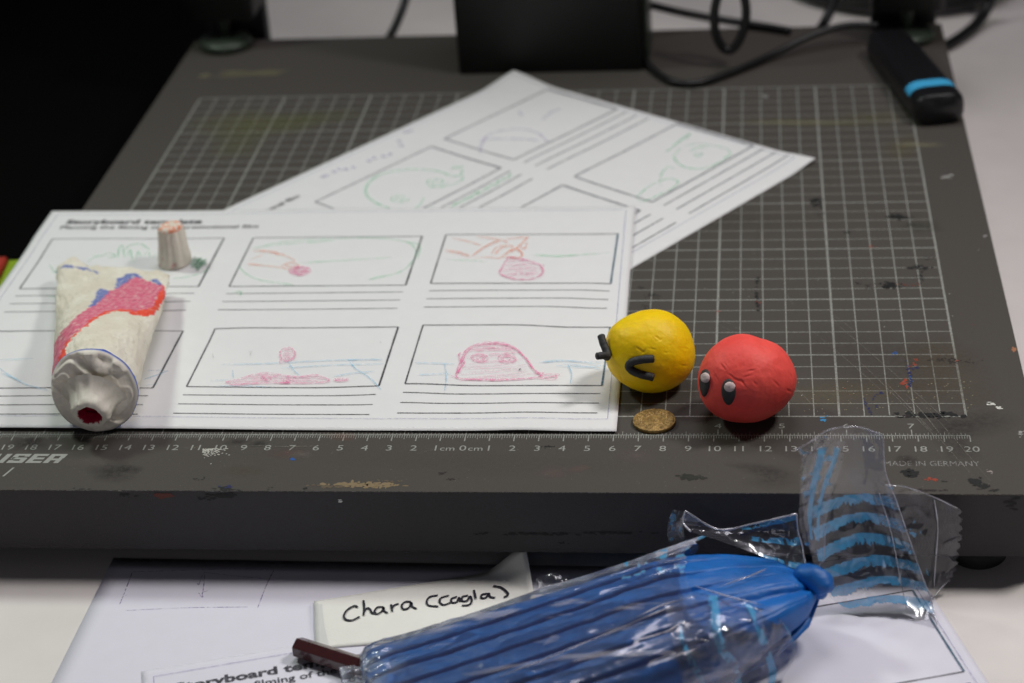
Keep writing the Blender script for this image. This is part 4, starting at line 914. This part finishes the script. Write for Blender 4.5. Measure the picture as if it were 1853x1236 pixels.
vs = [p for t in ts for p in rsec(t)]; n = 40; fs = [(j*n+i, j*n+(i+1) % n, (j+1)*n+(i+1) % n, (j+1)*n+i) for j in range(len(ts)-1) for i in range(n)]; fs += [tuple(range(n))[::-1], tuple((len(ts)-1)*n+i for i in range(n))]
obj('housing', vs, fs, M['plastic'], rm)
ts = [.12+.09*k/6 for k in range(7)]; vs = [p for t in ts for p in rsec(t, .012, True)]; n = 21
obj('tape_strip', vs, [(j*n+i, (j+1)*n+i, (j+1)*n+i+1, j*n+i+1) for j in range(6) for i in range(n-1)], M['tape'], rm)
# red and lime packet at the left
q0 = up(-20, 492, -2.2)
pk = thing('plastic_packet', 'blurred red and lime green packet at the left edge, beside the upright sheet', 'packet', (q0.x-2, q0.y, DZ+.3))
e0, e1_ = up(-20, 592, -2.2), up(36, 470, -2.2); dv = (e1_-e0); dn = Vector((-dv.y, dv.x, 0)).normalized()
mb = MB()
def slab(mb, a, b, w0, w1, z0, z1):
    pts = [a+dn*w0, b+dn*w0, b+dn*w1, a+dn*w1]; mb.add([(p.x, p.y, z0) for p in pts]+[(p.x, p.y, z1) for p in pts], [(0,3,2,1),(4,5,6,7),(0,1,5,4),(1,2,6,5),(2,3,7,6),(3,0,4,7)])
slab(mb, e0, e1_, 0, .55, DZ+.9, -2.2); o = mb.build('lime_border', M['lime_pack'], pk, smooth=False)
mb = MB(); slab(mb, e0, e1_, .56, 5.5, DZ+.9, -1.9); o = mb.build('red_panel', M['red_pack'], pk, smooth=False); md = o.modifiers.new('b', 'BEVEL'); md.width = .002; md.segments = 3

# ---------------------------------------------------------------- maroon crayon
ca_ = up(538, 1170, DZ+.45); cb_ = ca_+(up(672, 1213, DZ+.45)-ca_).normalized()*8.5
d = (cb_-ca_).normalized(); s1 = Vector((-d.y, d.x, 0)); s2 = d.cross(s1); R = .40; vs = []; 
for t, rr in ((0,R*.93),(.02,R),(8.4,R),(8.45,R*.9)):
    for i in range(6):
        a = math.radians(60*i+30); vs.append(ca_+d*t+(s1*math.cos(a)+s2*math.sin(a))*rr)
fs = [(j*6+i, (j+1)*6+i, (j+1)*6+(i+1) % 6, j*6+(i+1) % 6) for j in range(3) for i in range(6)]+[tuple(range(6)), tuple(18+i for i in range(6))[::-1]]
rp = thing('pencil', 'dark maroon hexagonal pencil end poking out from under the blue clay pack', 'pencil', ((ca_.x+cb_.x)/2, (ca_.y+cb_.y)/2, DZ+.06))
o = obj('pencil_body', vs, fs, M['crayon'], rp, smooth=False); md = o.modifiers.new('b', 'BEVEL'); md.width = .0003; md.segments = 2

# ---------------------------------------------------------------- blue clay bundle and its wrapper
GA = Vector((-1.95, -14.9)); GB = Vector((13.1, -9.95)); gd = (GB-GA).normalized(); gp = Vector((-gd.y, gd.x)); KN = up(1478, 1062, -1.9)
def bun(t, a, off=0.0, ridge=.42, wrap=False):
    ex = .55; ca, sa = math.cos(a), math.sin(a)
    X = math.copysign(abs(ca)**ex, ca); Z = math.copysign(abs(sa)**ex, sa)
    tt = min(max(t, 0), .86)/.86
    g = GA.lerp(GB, tt*.86); wv = 3.3; hh = lerp(1.0, 3.5, tt)
    if t < .05: e = math.sqrt(max(0, 1-((.05-t)/.05)**2)); wv *= .80+.20*e; hh *= .70+.30*e
    u_ = (X+1)/2; rg = min(1, 2.6*abs(math.sin(math.pi*(7*u_+.10*math.sin(t*5)+.2))))**.8
    z0 = DZ+.12; zc = z0+hh/2
    r_off = ridge*(rg-.75)*(1-.92*sstep(.66, .80, t) if not wrap else 1)*(1 if Z > -.5 else 0)
    lat = wv*X+off*X; zz = zc+(hh/2+off)*Z*(1-.10*X*X)+r_off*(1 if Z > 0 else 0)
    p = Vector((g.x+gp.x*lat, g.y+gp.y*lat, zz))
    ts_ = .76-.17*(1-X)/2
    if t > ts_ and not wrap:
        s = (t-ts_)/(1-ts_); k = sstep(0, 1, s); base = Vector((GA.lerp(GB, min(t, .9)).x, GA.lerp(GB, min(t, .9)).y, zc)); cen = base.lerp(KN, k)
        q = p-Vector((g.x, g.y, zc)); sc_ = 1-.87*s**1.45; cen = base.lerp(KN, s**1.3)
        fold = 1+.08*math.sin(a*3+1.2+s)*min(1, s*2)-.34*max(0, math.sin(a*2+.5+.7*s))**14*min(1,s*3)-.22*max(0, math.sin(a*3+2.9-.8*s))**16*min(1,s*2.5)
        axial = 0*gd.x
        p = cen+q*(sc_*fold)
    return p
nT = 200; vs = []
AL = [math.acos(max(-1, min(1, math.copysign(abs(1-2*k/210)**(1/.55), 1-2*k/210)))) for k in range(210)]+[math.pi+math.pi*k/70 for k in range(70)]
nA = len(AL)
for j in range(nT+1):
    t = j/nT
    for i in range(nA):
        a = AL[i]; p = bun(t, a); n3 = .05*fbm(p.x*.9, p.y*.9, p.z, 3)+.012*fbm(p.x*5, p.y*5, p.z*5, 2); p = p+Vector((0,0,n3)); vs.append(Vector((p.x, p.y, max(p.z, DZ+.12))))
fs = [(j*nA+i, j*nA+(i+1) % nA, (j+1)*nA+(i+1) % nA, (j+1)*nA+i) for j in range(nT) for i in range(nA)]+[tuple(range(nA))[::-1], tuple(nT*nA+i for i in range(nA))]
M['clay_b'] = mat('blue_clay', srgb(10,104,186), .48, var2=srgb(10,90,170), vscale=120, bump=.2, bscale=500)
rb = thing('modelling_clay', 'bundle of ridged blue modelling clay sticks with a knotted end, inside clear film', 'modelling clay', ((GA.x+GB.x)/2, (GA.y+GB.y)/2, DZ+.1))
obj('clay_sticks', vs, fs, M['clay_b'], rb); vs_b, fs_b = vs, fs
# knot: a fat short twisted lobe
k0, k1, k2 = up(1448, 1040, -1.35), up(1476, 1042, -1.2), up(1500, 1062, -1.45)
k0, k1, k2 = up(1438, 1042, -1.6), up(1466, 1038, -1.15), up(1504, 1066, -1.5)
mb = MB()
for P, r0, r1_ in (([k0+Vector((0,.2,-.3)), k0.lerp(k1,.5)+Vector((0,-.15,.1)), k1+Vector((0,-.2,.05)), k1.lerp(k2,.55)+Vector((0,-.2,.08)), k2], .25, .44), ([up(1450,1070,-2.0), up(1470,1062,-1.7), up(1492,1082,-1.9)], .30, .34)):
    P = catmull(P, n=8); rs = [lerp(r0, r1_, sstep(0, .4, i/(len(P)-1)))*(1-.55*sstep(.82, 1, i/(len(P)-1))) for i in range(len(P))]
    mb.tube(P, rs, 24)
mb.v = [tuple(Vector(v_)+Vector((.03*fbm(v_[0]*2, v_[1]*2, 1), 0, .09*fbm(v_[0]*1.8, v_[1]*1.8, v_[2]*1.8)))) for v_ in mb.v]; mb.build('knot', M['clay_b'], rb)
bvb = BVHTree.FromPolygons([tuple(v_) for v_ in vs_b], fs_b)
def drp(px, py, fb, gap=.32):
    loc, nr, _, _ = bvb.ray_cast(CAM, ray(px, py).normalized())
    return (px, py, (loc-ray(px, py).normalized()*gap).y if loc is not None else fb)

# wrapper
rw = thing('film_wrapper', 'crinkled clear film wrapper with light blue stripes, torn open around the blue clay', 'wrapper', ((GA.x+GB.x)/2+1, (GA.y+GB.y)/2, DZ+.08))
STR = srgb(80,175,230)[:3]; NOC = (STR[0], STR[1], STR[2], 0.0)
def crin(x, y, z=0): 
    r = 1-abs(noise.noise(Vector((x, y, z))))*2; return r*r
vs = []; cs = []; fs = []; nA, nT = 200, 260
for j in range(nT+1):
    for i in range(nA+1):
        a = lerp(-.3*math.pi, 1.2*math.pi, i/nA); tmax = .80+.05*math.sin(a*3)+.03*noise.noise(Vector((a*4, 0, 0)))
        t = lerp(-.035, tmax, j/nT)
        p = bun(max(t, 0), a, .14, ridge=.07, wrap=True)
        if t < 0: p += Vector((gd.x, gd.y, 0))*(t*22)+Vector((0,0,-.1))
        lead = sstep(.12, -.035, t)
        q = Vector((p.x*.55+p.y*.2, p.y*1.4, p.z*1.2))
        la = (Vector((p.x, p.y))-GA).dot(gd); lt = (Vector((p.x, p.y))-GA).dot(gp)
        n3 = .10*crin(la*.22+2, lt*1.1, p.z*.9)+.035*crin(la*.45, lt*1.3+la*.2, p.z+5)+.010*crin(la*1.2, lt*2.0, p.z*2)-.05+.14*lead*crin(p.x*1.8, p.y*1.8, p.z*2)
        n3 += .15*max(0, math.cos(a))*sstep(.2,.6,t)
        n3 += .25*sstep(.70, .84, t)*max(0, math.sin(a))*(.6+.6*crin(a*1.2, t*3))
        nd = Vector((gp.x*math.cos(a), gp.y*math.cos(a), math.sin(a)))
        p = p+nd*(n3+.04); p.z = max(p.z, DZ+.10); vs.append(p); la_ = la; bk_ = sstep(.35, .9, math.cos(a)); wh = max(lead*.9, bk_*.8)
        sm = fbm(p.x*.9, p.y*3.0, p.z*2+2, 4); pr = 0
        if t > .60 and math.cos(a) > .1: pr = .6*(sm > .25)*(fbm(p.x*2.5, p.y*.6, 4, 3) > .0)
        
        cs.append(STR+(pr,) if pr else (.60,.66,.76, wh*max(0, min(.5, .22+.5*crin(la*1.1, lt*1.5, p.z*1.5)-.12))))
fs = [(j*(nA+1)+i, j*(nA+1)+i+1, (j+1)*(nA+1)+i+1, (j+1)*(nA+1)+i) for j in range(nT) for i in range(nA)]
obj('film_sleeve', vs, fs, M['film'], rw, colors=cs)
def film_grid(name, rows, nu=60, nv=60, amp=.10, fq=1.2, colf=None, mt=None, scal=None):
    """sheet of film through control rows of (pixel x, pixel y, distance Y)"""
    R_ = []
    for row in rows:
        pts = catmull([atY(*p) for p in row], n=12); L = len(pts)-1; R_.append([pts[int(round(i*L/nu))] if False else pts[0] for i in ()] or [pts[min(L, int(i*L/nu))].lerp(pts[min(L, int(i*L/nu)+1)], i*L/nu-int(i*L/nu)) for i in range(nu+1)])
    cols = []
    for i in range(nu+1):
        pts = catmull([r_[i] for r_ in R_], n=12); L = len(pts)-1
        cols.append([pts[min(L, int(j*L/nv))].lerp(pts[min(L, int(j*L/nv)+1)], j*L/nv-int(j*L/nv)) for j in range(nv+1)])
    vs = []; cs = []
    for j in range(nv+1):
        for i in range(nu+1):
            p = cols[i][j]; nz = amp*(crin(p.x*fq, p.z*fq, p.y*fq)-.45)+amp*.4*(crin(p.x*fq*2.7, p.z*fq*2.7, 4)-.45)
            e = Vector((0,0,0))
            if scal and i == nu: e = Vector((.16*abs(math.sin(j/nv*math.pi*scal)), 0, 0))
            p = p+Vector((.15, -1, .3)).normalized()*nz+e; p.z = max(p.z, DZ+.09); vs.append(p)
            c = colf(i/nu, j/nv, p) if colf else 0.0; cs.append(STR+(c,))
    fs = [(j*(nu+1)+i, (j+1)*(nu+1)+i, (j+1)*(nu+1)+i+1, j*(nu+1)+i+1) for j in range(nv) for i in range(nu)]
    return obj(name, vs, fs, mt or M['film_flap'], rw, colors=cs)
def stripes(u_, v_, p):
    q = (v_-.36)*9.6+.55*math.sin(u_*2.2)*1.0-.1
    rag = .12*fbm(p.x*3, p.z*3, 1, 4)+(.30*abs(noise.noise(Vector((p.x*9, p.z*1.2, 2))))*sstep(.35, .5, u_)*sstep(1., .6, u_))
    f = q-math.floor(q)
    on = (f < .54-rag) and 0 < q < 5.7 and u_ > .10+.04*noise.noise(Vector((v_*9, 1, 1)))
    faint = .92 if u_ < .78 else .5
    if on: return faint*(.8+.2*noise.noise(Vector((p.x*6, p.z*6, 0))))
    return 0.0
# tall printed flap
film_grid('printed_flap', [
  [(1462,802,-8.2),(1500,776,-7.2),(1550,771,-6.6),(1598,786,-7.0)],
  [(1447,850,-8.4),(1490,845,-7.3),(1550,840,-6.6),(1602,850,-6.9)],
  [(1452,910,-8.3),(1500,905,-7.2),(1560,900,-6.5),(1622,905,-6.8)],
  [(1462,975,-8.2),(1505,965,-7.3),(1570,955,-6.7),(1645,972,-6.8)],
  [(1476,1030,-8.1),(1515,1030,-7.6),(1590,1020,-7.2),(1665,1030,-7.2)],
  [(1500,1078,-8.0),(1530,1085,-7.8),(1610,1075,-7.6),(1685,1085,-7.6)],
  [(1530,1105,-8.0),(1560,1115,-8.2),(1630,1125,-8.4),(1700,1148,-9.0)]], 110, 150, .07, .8, stripes)
def smear(u_, v_, p):
    for a_, w_ in ((.30, .10), (.62, .09)):
        c_ = a_+.28*(1-v_)-.12*math.sin(v_*4)
        if abs(u_-c_) < w_*(.7+.5*noise.noise(Vector((v_*7, a_*9, 0)))) and .1 < v_ < .9: return .75
    return .6 if fbm(p.x*2.2, p.z*2.2, 3, 3) > .48 else 0.0
film_grid('folded_flap', [
  [(1440,812,-8.8),(1470,794,-8.6),(1500,790,-8.3),(1530,800,-8.0)],
  [(1452,840,-9.0),(1475,840,-8.8),(1505,835,-8.4),(1525,835,-8.2)],
  [(1448,890,-9.0),(1470,892,-8.8),(1490,888,-8.5),(1508,890,-8.3)],
  [(1446,945,-9.0),(1465,948,-8.8),(1480,945,-8.6),(1494,950,-8.4)],
  [(1456,985,-8.8),(1468,995,-8.7),(1480,1005,-8.6),(1490,1010,-8.5)]], 60, 90, .08, 1.5, smear)
film_grid('scalloped_flap', [
  [(1600,876,-6.8),(1640,880,-6.6),(1690,898,-6.3),(1732,918,-6.2)],
  [(1618,930,-6.9),(1655,930,-6.6),(1695,945,-6.4),(1734,960,-6.2)],
  [(1640,990,-7.0),(1665,985,-6.8),(1700,995,-6.5),(1728,1005,-6.3)],
  [(1660,1040,-7.2),(1675,1035,-6.9),(1702,1035,-6.6),(1720,1040,-6.5)],
  [(1684,1082,-7.4),(1688,1078,-7.2),(1695,1072,-7.0),(1702,1064,-6.8)]], 60, 80, .06, .9, lambda u_, v_, p: .5*(fbm(p.x*2.5, p.z*2.5, 6, 3) > .45 and u_ < .4), scal=11)
film_grid('rear_flap', [
  [(1240,925,-6.6),(1300,958,-6.7),(1360,948,-6.6),(1441,930,-6.6)],
  [(1236,940,-6.7),(1300,962,-6.8),(1370,965,-6.8),(1446,965,-6.8)],
  [(1238,955,-6.9),(1300,970,-7.0),(1380,985,-7.1),(1454,1000,-7.2)],
  [(1252,962,-7.2),(1320,985,-7.4),(1400,1015,-7.6),(1464,1038,-7.8)]], 80, 50, .09, 1.1, lambda u_, v_, p: (.65 if (.3 < (v_*2.2+u_*.4) % 1 < .62 and u_ > .55 and fbm(p.x*3, p.z*3, 1, 3) > -.25) else 0.0), M['film'])
film_grid('torn_corner', [
  [(1218,922,-6.3),(1230,924,-6.3),(1242,926,-6.5)],
  [(1209,945,-6.4),(1222,944,-6.4),(1236,948,-6.6)],
  [(1208,970,-6.5),(1222,972,-6.6),(1240,972,-6.8)],
  [(1214,985,-6.7),(1226,985,-6.8),(1245,978,-6.9)]], 30, 30, .06, 2.0, lambda u_, v_, p: .5*(fbm(p.x*3, p.z*3, 1, 3) > .3), M['film'])
film_grid('serrated_end', [
  [(962,1062,-7.3),(975,1046,-7.2),(1000,1036,-7.1),(1028,1048,-7.1)],
  [(968,1066,-7.5),(980,1055,-7.4),(1002,1048,-7.3),(1030,1056,-7.3)],
  [(975,1075,-7.7),(990,1068,-7.6),(1010,1062,-7.5),(1034,1062,-7.5)]], 50, 20, .14, 3.0, None, M['film'])
film_grid('front_drape', [
  [drp(1200,1085,-12), drp(1262,1076,-12), drp(1330,1085,-11), drp(1392,1098,-10.8)],
  [drp(1210,1130,-12), drp(1280,1125,-12), drp(1362,1125,-11.5), drp(1428,1142,-11.3)],
  [drp(1222,1180,-12.6), drp(1290,1180,-12.5), drp(1372,1175,-12), drp(1438,1178,-11.6)],
  [drp(1232,1230,-13.3), drp(1296,1232,-13), drp(1368,1225,-12.6), drp(1430,1206,-12)],
  [drp(1240,1280,-14), drp(1296,1282,-13.8), drp(1356,1272,-13.2), drp(1400,1250,-12.6)]], 80, 80, .12, 1.1, lambda u_, v_, p: (.6 if (abs(((u_*3.2+.25*math.sin(v_*5)) % 1)-.5) < .11+.08*noise.noise(Vector((p.x*2, p.z*2, 1))) and fbm(p.x*2, p.z*1.2, 5, 3) > -.15) else 0.0), M['film_flap'])
# thin milky tubes that paint bright highlight lines along the film's folds
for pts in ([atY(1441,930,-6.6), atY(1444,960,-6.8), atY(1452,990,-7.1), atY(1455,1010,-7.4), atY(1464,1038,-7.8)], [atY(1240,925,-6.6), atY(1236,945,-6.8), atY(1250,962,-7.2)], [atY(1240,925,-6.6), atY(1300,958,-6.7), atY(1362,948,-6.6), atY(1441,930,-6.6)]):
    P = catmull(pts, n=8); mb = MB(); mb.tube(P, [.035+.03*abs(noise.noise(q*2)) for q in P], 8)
    mb.c = [(0,0,0,0)]*len(mb.v); mb.build('fold_glint', M['film_glint'], rw)

def onfilm(px, py, gap=.3):
    loc, nr, _, _ = bvb.ray_cast(CAM, ray(px, py).normalized()); return (loc-ray(px, py).normalized()*gap) if loc is not None else None
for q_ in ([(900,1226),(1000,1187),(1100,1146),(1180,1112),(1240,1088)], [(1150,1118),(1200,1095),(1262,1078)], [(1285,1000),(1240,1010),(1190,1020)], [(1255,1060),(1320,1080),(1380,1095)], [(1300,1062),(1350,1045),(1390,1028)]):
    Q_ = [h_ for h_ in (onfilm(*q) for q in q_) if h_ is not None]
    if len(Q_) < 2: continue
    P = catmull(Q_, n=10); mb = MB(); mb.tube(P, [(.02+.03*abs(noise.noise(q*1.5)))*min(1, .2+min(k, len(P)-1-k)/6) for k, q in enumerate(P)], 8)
    mb.c = [(0,0,0,0)]*len(mb.v); mb.build('fold_glint', M['film_glint'], rw)  # pale tubes as painted highlights over the wrapped clay

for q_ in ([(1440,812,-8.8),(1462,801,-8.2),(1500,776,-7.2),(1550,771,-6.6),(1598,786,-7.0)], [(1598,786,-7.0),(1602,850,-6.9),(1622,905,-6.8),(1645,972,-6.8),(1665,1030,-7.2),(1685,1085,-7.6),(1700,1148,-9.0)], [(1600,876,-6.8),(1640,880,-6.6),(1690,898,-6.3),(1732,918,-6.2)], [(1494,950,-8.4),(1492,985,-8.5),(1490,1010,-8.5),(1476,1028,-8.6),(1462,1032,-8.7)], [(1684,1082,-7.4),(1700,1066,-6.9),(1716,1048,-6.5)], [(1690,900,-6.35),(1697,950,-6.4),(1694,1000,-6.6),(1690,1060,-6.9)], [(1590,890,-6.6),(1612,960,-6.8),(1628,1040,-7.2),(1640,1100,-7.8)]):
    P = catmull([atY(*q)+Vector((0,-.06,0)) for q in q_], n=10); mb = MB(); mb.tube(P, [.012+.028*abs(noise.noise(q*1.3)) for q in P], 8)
    mb.c = [(0,0,0,0)]*len(mb.v); mb.build('fold_glint', M['film_glint'], rw)  # pale tubes as painted highlights on flap outlines and creases
